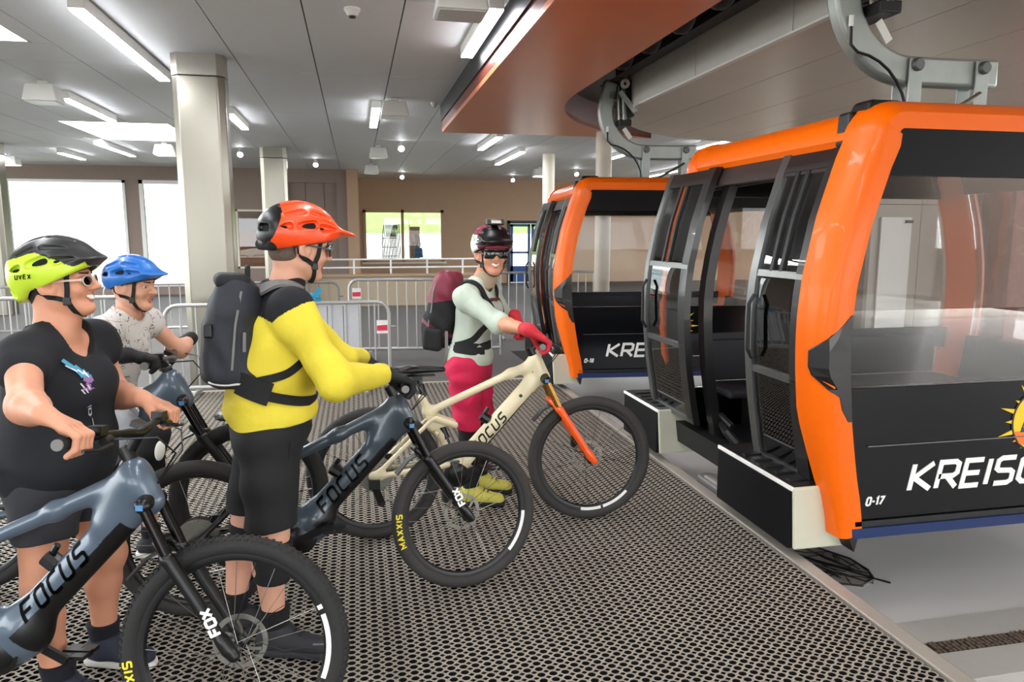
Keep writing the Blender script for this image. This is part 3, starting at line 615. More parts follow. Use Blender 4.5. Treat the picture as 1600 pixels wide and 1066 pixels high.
# ---------------------------------------------------------------- gondola cabins (local: x across from the door side, y depth, z up)
m_or = M('cabin_orange', (246, 106, 0), .38, var=.03, scale=5, spec=.3, coat=.08); m_dk = M('cabin_dark', (28, 27, 27), .32, var=.1, coat=.3); m_dkm = M('dark_metal', (124, 126, 124), .28, .8, var=.1)
m_navy = M('skirt_blue', (6, 38, 88), .4); m_beige = M('beige_cover', (206, 206, 184), .5, var=.03); m_seat = M('seat_dark', (44, 44, 50), .6); m_wht = M('letter_white', (246, 246, 240), .5)
g_cab = glass('cabin_glass', (.925, .92, .915), .4); g_door = glass('door_glass', (.86, .87, .87), 1.6); m_yel = M('sun_yellow', (250, 204, 24), .5); m_sor = M('sun_orange', (240, 120, 30), .5); m_sbl = M('sun_blue', (40, 60, 130), .5)
CW, CD = 2.1, 2.0
def bul(z): return float(np.interp(z, [.15, .3, .45, .75, 1.0, 1.2, 1.4, 1.7, 1.97, 2.1, 2.19], [.08, .10, .135, .185, .21, .215, .20, .14, .055, 0, -.04]))
def contour(n=22):
    r = .12; P = [(-bul(z), z) for z in np.linspace(.15, 2.05, n)]
    x0 = P[-1][0]; L = P+[(x0+r-r*math.cos(a), 2.07+r*math.sin(a)) for a in np.linspace(.15, PI/2, 7)]
    return L+[(CW-x, z) for x, z in reversed(L)]
CT = contour()
def inward(i):
    a = np.array(CT[max(i-1, 0)]); b = np.array(CT[min(i+1, len(CT)-1)]); d = (b-a)/np.linalg.norm(b-a); return np.array([d[1], -d[0]])
NI = [inward(i) for i in range(len(CT))]
def cab_ring(y, s):
    """orange end frame: swept section around the end of the cabin; s = +1 near end, -1 far end"""
    sec = [(.105, .02), (.105, 0), (.02, 0), (-.02, .03), (-.05, .09), (-.055, .20), (-.02, .215)]
    mb = MB(); vs = []
    for p, n in zip(CT, NI):
        q = min(1, max(.25, (p[1]-.05)/.7))
        for a, d in sec:
            a2 = a*.86 if p[1] > 2.1 else a*q if a < 0 else a; d = d*(.45+.55*q); vs.append((p[0]+n[0]*a2, y+s*d, p[1]+n[1]*a2))
    k = len(sec); m = len(CT)
    mb.add(vs, [(i*k+j, i*k+(j+1) % k, (i+1)*k+(j+1) % k, (i+1)*k+j) for i in range(m-1) for j in range(k)]+[tuple(range(k)), tuple((m-1)*k+j for j in range(k))])
    return mb
def band(z0, z1, inset, y0, y1, n=10):
    zs = np.linspace(z0, z1, n); poly = [(-bul(z)+inset, z) for z in zs]+[(CW+bul(z)-inset, z) for z in zs[::-1]]
    return MB().prism(poly, lambda u, v: (u, y0, v), lambda u, v: (u, y1, v))
def side(xf, y0, y1, z0, z1, t, n=14):
    """curved strip that follows the cabin side; xf(z) gives its outer x"""
    mb = MB(); vs = []
    for z in np.linspace(z0, z1, n): x = xf(z); vs += [(x, y0, z), (x, y1, z), (x+t, y1, z), (x+t, y0, z)]
    return mb.add(vs, [(i*4+j, i*4+(j+1) % 4, (i+1)*4+(j+1) % 4, (i+1)*4+j) for i in range(n-1) for j in range(4)]+[(3, 2, 1, 0), tuple((n-1)*4+j for j in range(4))])
def cabin(loc, scale, number, label, rot=0):
    t = thing('gondola_cabin', label, 'gondola', loc, 'gondola cabins', world=False); t.scale = scale; t.rotation_euler.z = math.radians(rot)
    for y, s, nm in ((0, 1, 'end_frame'), (CD, -1, 'end_frame')):
        o = cab_ring(y, s).build(nm, m_or, t, smooth=True); o['label'] = 'orange end frame'
    # ends
    band(.90, 1.90, .08, .02, .032).build('end_window', g_cab, t); band(1.89, 2.11, .07, .008, .03).build('end_header', M('header_black', (13, 13, 14), .45, spec=.15), t)
    band(.24, .90, .08, .006, .05).build('end_panel', m_gloss, t, bevel=.004); band(.21, .235, .07, .0, .05, 2).build('end_groove', m_black, t); band(.20, .215, .06, .01, .05, 2).build('end_groove', m_black, t)
    band(.15, .20, .05, -.004, .2, 2).build('skirt', m_navy, t); MB().bb((.02, -.004, .61), (.95, .006, .615)).build('panel_seam', m_dkm, t)
    band(.90, 1.90, .08, CD-.03, CD-.02).build('end_window', g_cab, t); band(1.89, 2.11, .07, CD-.03, CD-.01).build('end_header', m_gloss, t); band(.74, .90, .08, CD-.05, CD-.01).build('seat_back_band', m_seat, t)
    band(.50, .74, .08, CD-.03, CD-.02).build('end_window', g_cab, t); band(.15, .50, .08, CD-.05, CD-.01).build('end_panel', m_gloss, t); band(.15, .20, .05, CD-.2, CD+.004, 2).build('skirt', m_navy, t)
    # roof, floor, seats
    MB().bb((.15, .1, 2.17), (CW-.15, CD-.1, 2.215)).build('roof', m_dk, t, bevel=.02); MB().bb((-.05, .1, .16), (CW+.05, CD-.1, .22)).build('cabin_floor', m_seat, t)
    for y0, y1, ys in ((.10, .48, .07), (CD-.48, CD-.10, CD-.12)):
        MB().bb((.12, y0, .50), (CW-.05, y1, .56)).build('bench_seat', m_seat, t, bevel=.02); MB().bb((.12, ys, .56), (CW-.05, ys+.05, .86)).build('bench_back', m_seat, t, bevel=.015)
        for x in (.4, 1.7): MB().bb((x, y0+.1, .22), (x+.05, y1-.05, .5)).build('bench_leg', m_dkm, t)
    # far side: glass over panel; door side: header, sill, jambs
    fx = lambda z: CW+bul(z)
    side(lambda z: fx(z)-.02, .2, CD-.2, .85, 1.93, .01).build('side_window', g_cab, t, smooth=True); side(lambda z: fx(z)-.05, .2, CD-.2, .18, .85, .05).build('side_panel', m_gloss, t, smooth=True); side(lambda z: fx(z)-.05, .2, CD-.2, 1.92, 2.1, .05).build('side_header', m_dk, t)
    side(lambda z: -bul(z)-.012, .2, CD-.2, 1.93, 2.10, .06).build('door_header', M('header_brown', (52, 42, 38), .4), t, smooth=True); side(lambda z: -bul(z)-.05, .2, CD-.2, .15, .30, .1, 4).build('door_sill', m_black, t)
    for y0, y1 in ((.205, .30), (1.36, 1.44), (CD-.30, CD-.205)): side(lambda z: -bul(z)+.035, y0, y1, .2, 2.06, .06).build('door_jamb', m_dk, t, smooth=True)
    MB().tube([(.03, .3, 1.93), (.02, 1.0, 1.94), (.03, 1.7, 1.93)], .018).build('door_track', m_black, t); MB().tube([(.08, .3, 1.99), (.08, 1.7, 1.99)], .012).build('door_track', m_dkm, t)
    # orange roof rail above the door and on the far side, black cap at the front corner
    for sg in (0, 1):
        P = [(-bul(2.05)+.12-.16*math.cos(a), 2.07+.15*math.sin(a)) for a in np.linspace(.0, 1.35, 7)]; Q = [(x+.02, z-.03) for x, z in P]
        if sg: P = [(CW-x, z) for x, z in P]; Q = [(CW-x, z) for x, z in Q]
        MB().prism(P+Q[::-1], lambda u, v: (u, .21, v), lambda u, v: (u, CD-.21, v)).build('roof_rail', m_or, t, smooth=True)
    cp = MB().box((.10, .20, 2.20), (.24, .18, .10), taper=.72); cp.build('corner_cap', m_black, t, bevel=.02)
    MB().box((.02, .24, 2.12), (.16, .10, .16), taper=.9).build('corner_cap', m_black, t, bevel=.015)
    # dark star plates on the near pillars
    for sg in (0, 1):
        zs = [.74, .80, .86, .90, .96, 1.0, 1.08, 1.14, 1.20, 1.25]; ex = [.02, .05, .06, .11, .155, .165, .165, .11, .05, .01]
        vs = []
        for z, e in zip(zs, ex):
            for q in (.105, .105-e*.65 if e > .1 else .105-e, .105-e):
                y = -.005 if q > .0 else -.005+(-q)*1.2
                x = -bul(z)+q-(.006 if q < .02 else 0); vs.append((CW-x if sg else x, y, z))
        k = 3; MB().add(vs+[(x, y+.012, z) for x, y, z in vs], [(i*k+j, i*k+j+1, (i+1)*k+j+1, (i+1)*k+j) for i in range(len(zs)-1) for j in (0, 1)]+[(30+i*k, 30+(i+1)*k, (i+1)*k, i*k) for i in range(len(zs)-1)]+[(30+i*k+2, 30+(i+1)*k+2, (i+1)*k+2, i*k+2) for i in range(len(zs)-1)]).build('pillar_plate', m_dk, t)
    MB().add([(-.04, .02, .16), (.02, .02, .16), (.0, .02, .07), (-.04, .14, .16), (.02, .14, .16), (.0, .14, .07)], [(0, 1, 2), (5, 4, 3), (0, 3, 4, 1), (1, 4, 5, 2), (2, 5, 3, 0)]).build('skirt_fin', m_black, t)
    # doors: two curved leaves slid out and apart
    for y0, y1, wl, wr in ((.20, .74, .11, .07), (1.43, 2.13, .10, .06)):
        off = lambda z, q=(.02 if y0 < 1 else .07): -bul(z)-q
        d = side(off, y0, y0+wl, .36, 2.05, .045, 20).build('door_leaf', m_dk, t, smooth=True); d['label'] = 'open sliding door leaf with curved dark frame'
        side(lambda z: off(z)-.004, y1-wr, y1, .36, 2.05, .05, 20).build('door_stile', m_dkm, d, smooth=True)
        for z in (.36, .87, 1.40, 1.95): side(off, y0+.01, y1-.01, z, z+(.035 if z < 1.9 else .09), .04, 4).build('door_rail', m_dkm if z < 1.9 else m_dk, d)
        side(lambda z: off(z)+.012, y0+wl, y1-wr, .36, 1.95, .006, 20).build('door_glass', g_door, d, smooth=True)
        ym = (y0+wl+y1-wr)/2
        for q in (-.05, .04): side(lambda z: off(z)+.0, ym+q, ym+q+.028, 1.43, 1.95, .03, 8).build('window_slider', m_black, d, smooth=True)
        MB().tube([(off(1.1)-.01, y1-wr-.03, .95), (off(1.1)-.04, y1-wr-.03, 1.0), (off(1.2)-.04, y1-wr-.03, 1.25), (off(1.2)-.01, y1-wr-.03, 1.3)], .011).build('handle', m_black, d)
    for y0, y1 in ((.13, .90), (1.80, 2.48)):
        xa, xb, z0, z1 = -.285, .015, .06, .385
        b = MB().bb((xa, y0+.012, z0), (xb, y1, z1-.02)).build('bumper_box', M('box_black', (7, 7, 8), .6, spec=.2), t, bevel=.01); b['label'] = 'black bumper box with beige end cover'
        MB().prism([(xa+.02, z0), (xb+.02, z0), (xb-.02, z1), (xa, z1)], lambda u, v: (u, y0-.01, v), lambda u, v: (u, y0+.012, v)).build('end_cover', m_beige, b, bevel=.012)
        MB().bb((xa-.003, y0, z1-.022), (xa+.01, y1, z1)).build('edge_bead', m_wht, b, bevel=.004); MB().bb((xa+.01, y0+.01, z1-.02), (xb, y1, z1)).build('lid', m_dk, b, bevel=.006)
        for k in range(5): MB().bb((xa+.04, y0+.09+.11*k, z1), (xb-.04, y0+.12+.11*k, z1+.008)).build('lid_rib', m_black, b)
        MB().bb((xb-.05, y0-.016, z0+.07), (xb-.035, y0-.01, z1-.07)).build('cover_strip', M('strip_grey', (170, 172, 166), .5), b)
    MB().tube([(-.02, 1.15, .30), (-.06, 1.2, .36), (-.02, 1.35, .38)], .03).build('door_actuator', m_black, t); MB().tube([(-.03, 1.2, .40), (-.03, 1.36, .44)], .02).build('door_actuator', m_black, t)
    # lettering, number, sun emblem
    b = MB(); letters(b, 'KREISCHBERG', lambda u, v, l: (.27+u, .006-l, .375+v), h=.130, t=.20, gap=.34, slant=.2, sx=1.34, thick=.004, sub=1); o = b.build('lettering', m_wht, t); o['label'] = 'white KREISCHBERG lettering'
    b = MB(); letters(b, number, lambda u, v, l: (.035+u, .006-l, .315+v), h=.038, t=.22, gap=.26, slant=.2, thick=.004); o = b.build('cabin_number', m_wht, t)
    cx, cz = 1.0, .69; o = MB()
    for k in range(18):
        a = 2*PI*k/18; l = .25 if k % 2 == 0 else .20; l = .19 if math.sin(a) < -.6 else l; w = .11
        o.prism([(cx+.14*math.cos(a-w), cz+.14*math.sin(a-w)), (cx+l*math.cos(a), cz+l*.86*math.sin(a)), (cx+.14*math.cos(a+w), cz+.14*math.sin(a+w))], lambda u, v: (u, .006, v), lambda u, v: (u, .002, v))
    sun = o.build('sun_emblem', m_yel, t); sun['label'] = 'yellow spiky sun emblem'
    disc = lambda r, y, mm, nm, f=1: MB().prism([(cx+r*math.cos(a), cz+f*r*math.sin(a)) for a in np.linspace(0, 2*PI, 33)[:-1]], lambda u, v: (u, .006, v), lambda u, v: (u, y, v)).build(nm, mm, sun)
    disc(.165, .001, m_black, 'outline'); disc(.155, .0, m_yel, 'sun_face'); 
    MB().prism([(cx-.15, cz-.05), (cx+.15, cz-.05), (cx+.11, cz-.115), (cx, cz-.15), (cx-.11, cz-.115)], lambda u, v: (u, .002, v), lambda u, v: (u, -.001, v)).build('sun_base', m_sor, sun)
    MB().prism([(cx-.11, cz-.055), (cx+.12, cz-.055), (cx+.02, cz+.16), (cx-.05, cz+.14)], lambda u, v: (u, .002, v), lambda u, v: (u, -.0015, v)).build('sail_outline', m_black, sun); MB().prism([(cx-.095, cz-.03), (cx+.10, cz-.03), (cx+.012, cz+.145), (cx-.045, cz+.13)], lambda u, v: (u, .002, v), lambda u, v: (u, -.0025, v)).build('white_sail', m_wht, sun)
    MB().bb((cx-.105, -.0025, cz-.05), (cx+.11, .002, cz-.03)).build('blue_stripe', m_sbl, sun)
    # hanger: C-shaped arm, struts, bolts, rod, cable, grip
    yc = 1.0
    path = [(.50, 3.36), (.46, 3.2), (.435, 3.05)]+[(.90+.465*math.cos(a), 3.05+.465*math.sin(a)) for a in np.linspace(PI+.05, 1.5*PI, 12)]+[(1.2, 2.585), (1.50, 2.59)]
    arm = MB().bar([(x, yc, z) for x, z in path], .10, .165, [(0, 0, -1) if i > 14 else (path[i][0]-.90, 0, path[i][1]-3.05) if 2 <= i <= 14 else (-1, 0, -.2) for i in range(len(path))]).build('hanger_arm', m_galv, t, bevel=.02, smooth=True); arm['label'] = 'galvanised C-shaped hanger arm'
    MB().prism([(.62, 2.83), (.66, 2.86), (.74, 2.75), (.70, 2.72)], lambda u, v: (u, yc-.056, v), lambda u, v: (u, yc-.050, v)).build('label_plate', m_wht, arm)
    for x in (.90, 1.36):
        for y in (yc-.075, yc+.06): MB().bb((x-.045, y, 2.2), (x+.045, y+.014, 2.65)).build('strut', m_galv, t, bevel=.004)
        MB().lathe([(0, yc-.105), (.03, yc-.105), (.038, yc-.095), (.038, yc+.095), (.03, yc+.105), (0, yc+.105)], 18, 'y', (x, 0, 2.61)).build('pivot_bolt', M('bolt_grey', (112, 114, 112), .5, .5), t, smooth=True)
        MB().bb((x-.10, yc-.12, 2.205), (x+.10, yc+.12, 2.235)).build('strut_foot', m_galv, t, bevel=.005)
    MB().tube([(.97, yc-.09, 2.25), (1.34, yc-.09, 2.46)], .014).build('damper_rod', m_steel, t)
    MB().tube([(.45, yc-.07, 2.86), (.45, yc-.08, 2.70)]+[(.45+.40*math.sin(a), yc-.09, 2.66-.42*(1-math.cos(a))) for a in np.linspace(.1, 1.45, 8)]+[(1.02, yc-.09, 2.235)], .009, 6).build('door_cable', m_black, t, smooth=True); MB().tube([(.45, yc-.07, 2.86), (.45, yc-.07, 2.80)], .014).build('cable_end', m_wht, t)
    g = MB().box((.66, yc, 3.16), (.14, .36, .40), taper=.8).build('grip_body', m_black, t, bevel=.015); g['label'] = 'dark spring grip clamp'
    MB().bb((.46, yc-.05, 3.16), (.62, yc+.05, 3.26)).build('grip_jaw', m_dkm, g, bevel=.01)
    for k, (y, x) in enumerate(((-.16, .60), (-.06, .57), (.06, .60), (.15, .64))): MB().tube([(x, yc+y, 3.30), (x+.02, yc+y, 2.92)], .026, 10).build('grip_spring', m_steel if k % 2 else m_dkm, g, smooth=True)
    MB().bar([(.55, yc-.2, 3.22), (.66, yc-.22, 3.08), (.72, yc-.21, 3.0)], .03, .05, (0, 0, 1)).build('grip_lever', m_galv, g); MB().bb((.56, yc-.17, 2.86), (.70, yc+.17, 2.93)).build('grip_foot', m_black, g, bevel=.01)
    MB().tube([(.74, yc-.2, 3.42), (.74, yc-.2, 3.0)], .012).build('guide_pin', m_steel, g)
    for y in (-.22, .22): MB().lathe([(.02, yc+y-.02), (.05, yc+y-.02), (.05, yc+y+.02), (.02, yc+y+.02)], 14, 'y', (.60, 0, 3.30)).build('guide_roller', m_wht, g, smooth=True)
    return t
cabin((2.36, 3.0, .0), (1, 1, 1.0), '0-17', 'near orange and black gondola cabin with open doors and number 0-17')
cabin((2.25, 7.2, .0), (1, 1, .985), '0-18', 'far orange and black gondola cabin, behind the near cabin\'s open door', -6)
# ---------------------------------------------------------------- mountain bikes (local: x forward, y left, z up, origin under the front hub)
m_slate = M('frame_slate', (84, 98, 112), .34, .15, var=.04, coat=.4); m_slate2 = M('frame_dark_slate', (62, 73, 82), .34, .15, var=.04, coat=.4); m_creamf = M('frame_cream', (226, 214, 176), .35, var=.03, coat=.3)
m_tyre = M('tyre_rubber', (33, 32, 31), .75, var=.15, scale=60, bump=.2); m_tan = M('tyre_grey', (48, 46, 44), .75, var=.15, scale=60); m_rim = M('rim_black', (15, 15, 16), .38); m_blk = M('bike_black', (10, 10, 11), .35, var=.1); m_stan = M('stanchion', (30, 28, 28), .16, .7); m_gold = M('stanchion_gold', (178, 132, 60), .2, .8)
m_chain = M('chain_steel', (150, 148, 140), .3, .85, var=.2, scale=80); m_forko = M('fork_orange', (250, 92, 22), .3, coat=.5); m_ylw = M('tyre_yellow', (236, 216, 40), .6); m_grip = M('grip_rubber', (30, 30, 31), .8, var=.2); m_greyc = M('grip_cap', (120, 120, 116), .6); m_peach = M('decal_peach', (226, 150, 116), .6); m_blu2 = M('fork_badge', (70, 130, 180), .4)
RW = .37; AXA = math.radians(65); AX = Vector((-math.cos(AXA), 0, math.sin(AXA))); BASE = Vector((0, 0, RW))-.044*Vector((math.sin(AXA), 0, math.cos(AXA)))
CROWN = BASE+AX*.555; HTT = CROWN+AX*.125; BBP = Vector((-.79, 0, .345)); RH = Vector((-1.24, 0, RW))
MC = {}
def cm(key, fn):
    if key not in MC: MC[key] = fn()
    return MC[key]
def tyre_mesh():
    mb = MB(); R0, r = .338, .029
    mb.grid(lambda a, b: ((R0+r*1.08*math.cos(2*PI*b))*math.cos(2*PI*a), r*math.sin(2*PI*b), (R0+r*1.08*math.cos(2*PI*b))*math.sin(2*PI*a)), 72, 16, True, True); return mb.mesh('tyre', True)
def tread_mesh():
    mb = MB()
    for i in range(96):
        a = 2*PI*i/96
        for j, (y, rr, l) in enumerate(((-.021, .3605, .012), (-.0075, .3685, .009), (.0075, .3685, .009), (.021, .3605, .012))):
            q = a+(.5 if j in (0, 3) else 0)*2*PI/96; R = Matrix.Rotation(-q, 3, 'Y'); mb.box((rr*math.cos(q), y, rr*math.sin(q)), (.007, .009, l), R, .8)
    return mb.mesh('tread')
def wheel(parent, nm, centre, S, tread, rotor=True, cass=False, word=None, word_a=0, decals=(), yel=None, tm=None):
    w = bpy.data.objects.new(nm, None); COL.objects.link(w); w.parent = parent; w.matrix_local = S @ Matrix.Translation(centre)
    link('tyre', cm('tyre', tyre_mesh), tm or m_tyre, w)
    if tread: link('tread_knobs', cm('tread', tread_mesh), m_tyre, w)['kind'] = 'stuff'
    link('rim', cm('rim', lambda: MB().lathe([(.292, -.013), (.300, -.016), (.316, -.0155), (.316, .0155), (.300, .016), (.292, .013), (.286, 0), (.292, -.013)], 72, 'y').mesh('rim', True)), m_rim, w)
    link('hub', cm('hub', lambda: MB().lathe([(0, -.06), (.011, -.06), (.013, -.045), (.026, -.038), (.026, -.03), (.016, -.024), (.015, .024), (.026, .03), (.026, .038), (.013, .045), (.011, .06), (0, .06)], 20, 'y').mesh('hub', True)), m_blk, w)
    for k in range(28):
        s = 1 if k % 2 else -1; a = 2*PI*k/28; b = a+(.9 if (k//2) % 2 else -.9)
        o = link('spoke', cm(('spoke', s, (k//2) % 2), lambda: MB().tube([(.024*math.cos(b-a), .033*s, .024*math.sin(b-a)), (.288, .006*s, 0)], .0013, 5).mesh('spoke')), m_chain if k % 3 else m_blk, w); o.rotation_euler = (0, -a, 0)
    if rotor:
        def rot():
            mb = MB().lathe([(.075, .046), (.092, .046), (.092, .048), (.075, .048), (.075, .046)], 48, 'y')
            for k in range(6):
                a = 2*PI*k/6; mb.bar([(.02*math.cos(a), .047, .02*math.sin(a)), (.05*math.cos(a+.5), .047, .05*math.sin(a+.5)), (.078*math.cos(a+.7), .047, .078*math.sin(a+.7))], .01, .002, (0, 1, 0))
            return mb.mesh('brake_disc')
        link('brake_disc', cm('rotor', rot), m_chain, w)
    if cass:
        def cas():
            mb = MB()
            for i, r in enumerate((.10, .088, .077, .066, .056, .047, .039, .031)): mb.lathe([(.014, -.022-.004*i), (r, -.022-.004*i), (r, -.024-.004*i), (.014, -.024-.004*i)], 30, 'y')
            return mb.mesh('cassette')
        link('cassette', cm('cass', cas), m_chain, w)
    link('valve', cm('valve', lambda: MB().tube([(.286, 0, 0), (.25, 0, 0)], .003, 6).mesh('valve')), m_chain, w)
    def onarc(a0, R, y, sgn=1): return lambda u, v, l: ((R+v)*math.cos(a0-u/R), y-l, (R+v)*math.sin(a0-u/R))
    if word:
        b = MB(); letters(b, word, onarc(word_a, .325, -.0283), h=.026, t=.24, gap=.42, sx=1.25, thick=.002); b.build('tyre_lettering', m_ylw, w)
    for k, (a0, a1, mm) in enumerate(decals):
        b = MB(); n = 8; P = [(.297 if i <= n else .3135, a0+(a1-a0)*((i if i <= n else 2*n+1-i)/n)) for i in range(2*n+2)]
        b.prism(P, lambda r, a: (r*math.cos(a), -.0155, r*math.sin(a)), lambda r, a: (r*math.cos(a), -.0185, r*math.sin(a))).build('rim_decal', mm, w)
    return w
FR_E = [C((-.272, 0, .858), (-.325, 0, .962), .037, .034, k=.03), C((-.315, 0, .855), (-.73, 0, .425), .056, .06, k=.04, fl=((0, 1, 0), .72)), C((-.33, 0, .935), (-.60, 0, .815), .036, .028, k=.05, fl=((0, 1, 0), .8)), C((-.60, 0, .815), (-.94, 0, .665), .028, .022, k=.03, fl=((0, 1, 0), .85)),
        C((-.33, 0, .92), (-.42, 0, .79), .035, .03, k=.06), C((-.72, 0, .40), (-.80, 0, .345), .085, .085, k=.05, fl=((0, 1, 0), .75)), C((-.80, 0, .40), (-.965, 0, .75), .024, .022, k=.04), C((-.80, 0, .43), (-.86, 0, .41), .03, .03, k=.04)]
FR_C = [C((-.272, 0, .858), (-.325, 0, .965), .035, .033, k=.03), C((-.315, 0, .865), (-.74, 0, .42), .046, .05, k=.04, fl=((0, 1, 0), .75)), C((-.33, 0, .94), (-.47, 0, .89), .030, .024, k=.05, fl=((0, 1, 0), .8)), C((-.47, 0, .89), (-.95, 0, .69), .022, .02, k=.03),
        C((-.74, 0, .40), (-.80, 0, .345), .07, .07, k=.05, fl=((0, 1, 0), .75)), C((-.79, 0, .37), (-.975, 0, .78), .022, .021, k=.04), C((-.87, 0, .56), (-.93, 0, .60), .02, .02, k=.03)]
D0, D1 = np.array([-.315, 0, .855]), np.array([-.73, 0, .425])
def bike(loc, heading, steer, s, kind, label, crank=0., lean=0., saddle=(-1.0, .93), word_a=2.7, decals=(), rise=0., tread=True, tyre_word=True):
    root = thing('mountain_bike', label, 'bicycle', (loc[0], loc[1], 0), 'mountain bikes of the riders', world=False); root.rotation_euler = (lean, 0, heading); root.scale = (s, s, s)
    fm = {'slate': m_slate, 'dark': m_slate2, 'cream': m_creamf}[kind]; cr = kind == 'cream'; pr = FR_C if cr else FR_E
    S = Matrix.Translation(BASE) @ Matrix.Rotation(steer, 4, AX) @ Matrix.Translation(-BASE)
    I4 = Matrix()
    def add(nm, key, fn, mm, steered=False, parent=None, **kw):
        o = link(nm, cm(key, fn), mm, parent or root, **kw)
        o.matrix_local = (S if steered else I4) if parent is None else I4
        return o
    def frame():
        h = .004 if kind != 'cream' else .0045
        def mf(c):
            ax = D1-D0; t = ((c-D0)@ax)/(ax@ax); off = (c-D0-np.outer(t, ax)); nz = np.array([-ax[2], 0, ax[0]])/np.linalg.norm(ax); u = off@nz
            lo = .012 if not cr else .03
            return ((t > .12) & (t < 1.02) & ((-u if nz[2] > 0 else u) > lo) & (np.abs(c[:, 1]) < .2)).astype(int) | ((c[:, 2] < .30)).astype(int)
        V, F = sd_mesh(pr, h); return mesh_np('frame', V, F, mf(V[F].mean(1)))
    fo = bpy.data.objects.new('frame', cm(('frame', kind), frame)); COL.objects.link(fo); fo.parent = root
    if not fo.data.materials: fo.data.materials.append(fm); fo.data.materials.append(m_blk)
    # frame lettering on the right-hand side of the down tube
    def word():
        ax = (D0-D1)/np.linalg.norm(D0-D1); up = np.array([-ax[2], 0, ax[0]]); up = up if up[2] > 0 else -up; pts = []
        b = MB(); letters(b, 'FOCUS', lambda u, v, l: tuple(D1+ax*(.06+u)+up*(v-.018)+np.array([0, -.05, 0])+np.array([0, -l*1000, 0])*0), h=.060 if not cr else .05, t=.2, gap=.42, slant=.25, sx=1.15, thick=.0, sub=5)
        V = np.array(b.v); P, g = snap(pr, V, .001); P[:, 0] = V[:, 0]; P[:, 2] = V[:, 2]
        # re-project straight along y
        for _ in range(12): P[:, 1] += (sd_at(pr, P)-.0012)*.8
        b.v = [tuple(p) for p in P]; return b.mesh('lettering')
    add('lettering', ('word', cr), word, m_blk, parent=fo)['label'] = 'black FOCUS lettering'
    add('port_cap', 'port', lambda: MB().lathe([(0, -.044), (.009, -.044), (.010, -.036), (0, -.036)], 14, 'y', (-.42, 0, .765)).mesh('port', True), m_blk, parent=fo)
    # rear triangle, rocker, shock
    def swing():
        p = []
        for y in (-1, 1):
            p += [C((-.845, .04*y, .40), (-1.0, .062*y, .385), .02, .018, k=.02), C((-1.0, .062*y, .385), (-1.24, .075*y, .37), .018, .014, k=.02), C((-1.24, .075*y, .375), (-.93, .045*y, .655), .013, .012, k=.02), C((-1.225, .075*y, .37), (-1.255, .075*y, .37), .026, k=.02, fl=((0, 1, 0), .4))]
        p += [C((-1.0, -.05, .60), (-1.0, .05, .60), .014, k=.02)] if not cr else [C((-.90, -.05, .58), (-.90, .05, .58), .014, k=.02), C((-.90, -.045, .66), (-.80, -.04, .62), .02, k=.02), C((-.90, .045, .66), (-.80, .04, .62), .02, k=.02)]
        V, F = sd_mesh(p, .006); return mesh_np('swingarm', V, F)
    add('swingarm', ('swing', cr), swing, m_blk if kind == 'dark' else fm)
    sh = add('rear_shock', 'shock', lambda: MB().tube([(-.885, 0, .64), (-.845, 0, .54)], .024, 16).tube([(-.845, 0, .54), (-.815, 0, .46)], .014, 12).mesh('shock', True), m_blk)
    add('air_can_band', 'band', lambda: MB().tube([(-.878, 0, .62), (-.874, 0, .61)], .0255, 16).mesh('band', True), m_chain, parent=sh)
    for y in (-.05, .04): add('rocker_link', ('rock', y), lambda: MB().prism([(-.96, .68), (-.86, .66), (-.84, .62), (-.93, .60)], lambda u, v: (u, y, v), lambda u, v: (u, y+.01, v)).mesh('rocker'), fm if cr else m_blk)
    sx, sz = saddle
    add('seat_post', ('post', saddle), lambda: MB().tube([(-.955, 0, .72), (sx+.01, 0, sz-.05)], .0165, 14).box((sx, 0, sz-.045), (.06, .03, .02)).tube([(sx-.09, -.022, sz-.03), (sx+.10, -.022, sz-.03)], .004, 6).tube([(sx-.09, .022, sz-.03), (sx+.10, .022, sz-.03)], .004, 6).mesh('post', True), m_blk)
    def sad():
        p = [C((sx+.14, 0, sz), (sx-.02, 0, sz+.004), .022, .034, k=.03, fl=((0, 0, 1), .7)), E((sx-.09, 0, sz+.005), (.055, .068, .02), k=.04)]; V, F = sd_mesh(p, .006); return mesh_np('saddle', V, F)
    add('saddle', ('saddle', saddle), sad, m_blk)
    # drivetrain
    ch = add('chainring', 'ring', lambda: MB().lathe([(.055, -.052), (.072, -.052), (.076, -.050), (.072, -.048), (.055, -.048), (.055, -.052)], 36, 'y', tuple(BBP)).lathe([(0, -.06), (.028, -.06), (.03, .06), (0, .06)], 20, 'y', tuple(BBP)).mesh('ring', True), m_blk)
    for sg in (-1, 1):
        a = crank+(0 if sg < 0 else PI); e = BBP+Vector((.17*math.cos(a), .085*sg, .17*math.sin(a)))
        c_ = add('crank_arm', ('crank', round(crank, 2), sg), lambda: MB().bar([tuple(BBP+Vector((0, .068*sg, 0))), tuple(BBP.lerp(e, .5)+Vector((0, .034*sg, 0))), tuple(e)], .03, .015, (0, 1, 0)).mesh('crank'), m_blk)
        add('pedal', ('pedal', round(crank, 2), sg), lambda: MB().box((e.x, e.y+.06*sg, e.z), (.10, .095, .014)).box((e.x, e.y+.06*sg, e.z), (.10, .02, .022)).tube([tuple(e), (e.x, e.y+.11*sg, e.z)], .008).mesh('pedal'), m_blk, parent=c_)
    add('chain', 'chain', lambda: MB().bar([(-.785, -.05, .421), (-1.24, -.043, .425)], .008, .006, (0, 0, 1)).bar([(-.80, -.05, .27), (-1.20, -.04, .22)], .008, .006, (0, 0, 1)).mesh('chain'), m_chain)
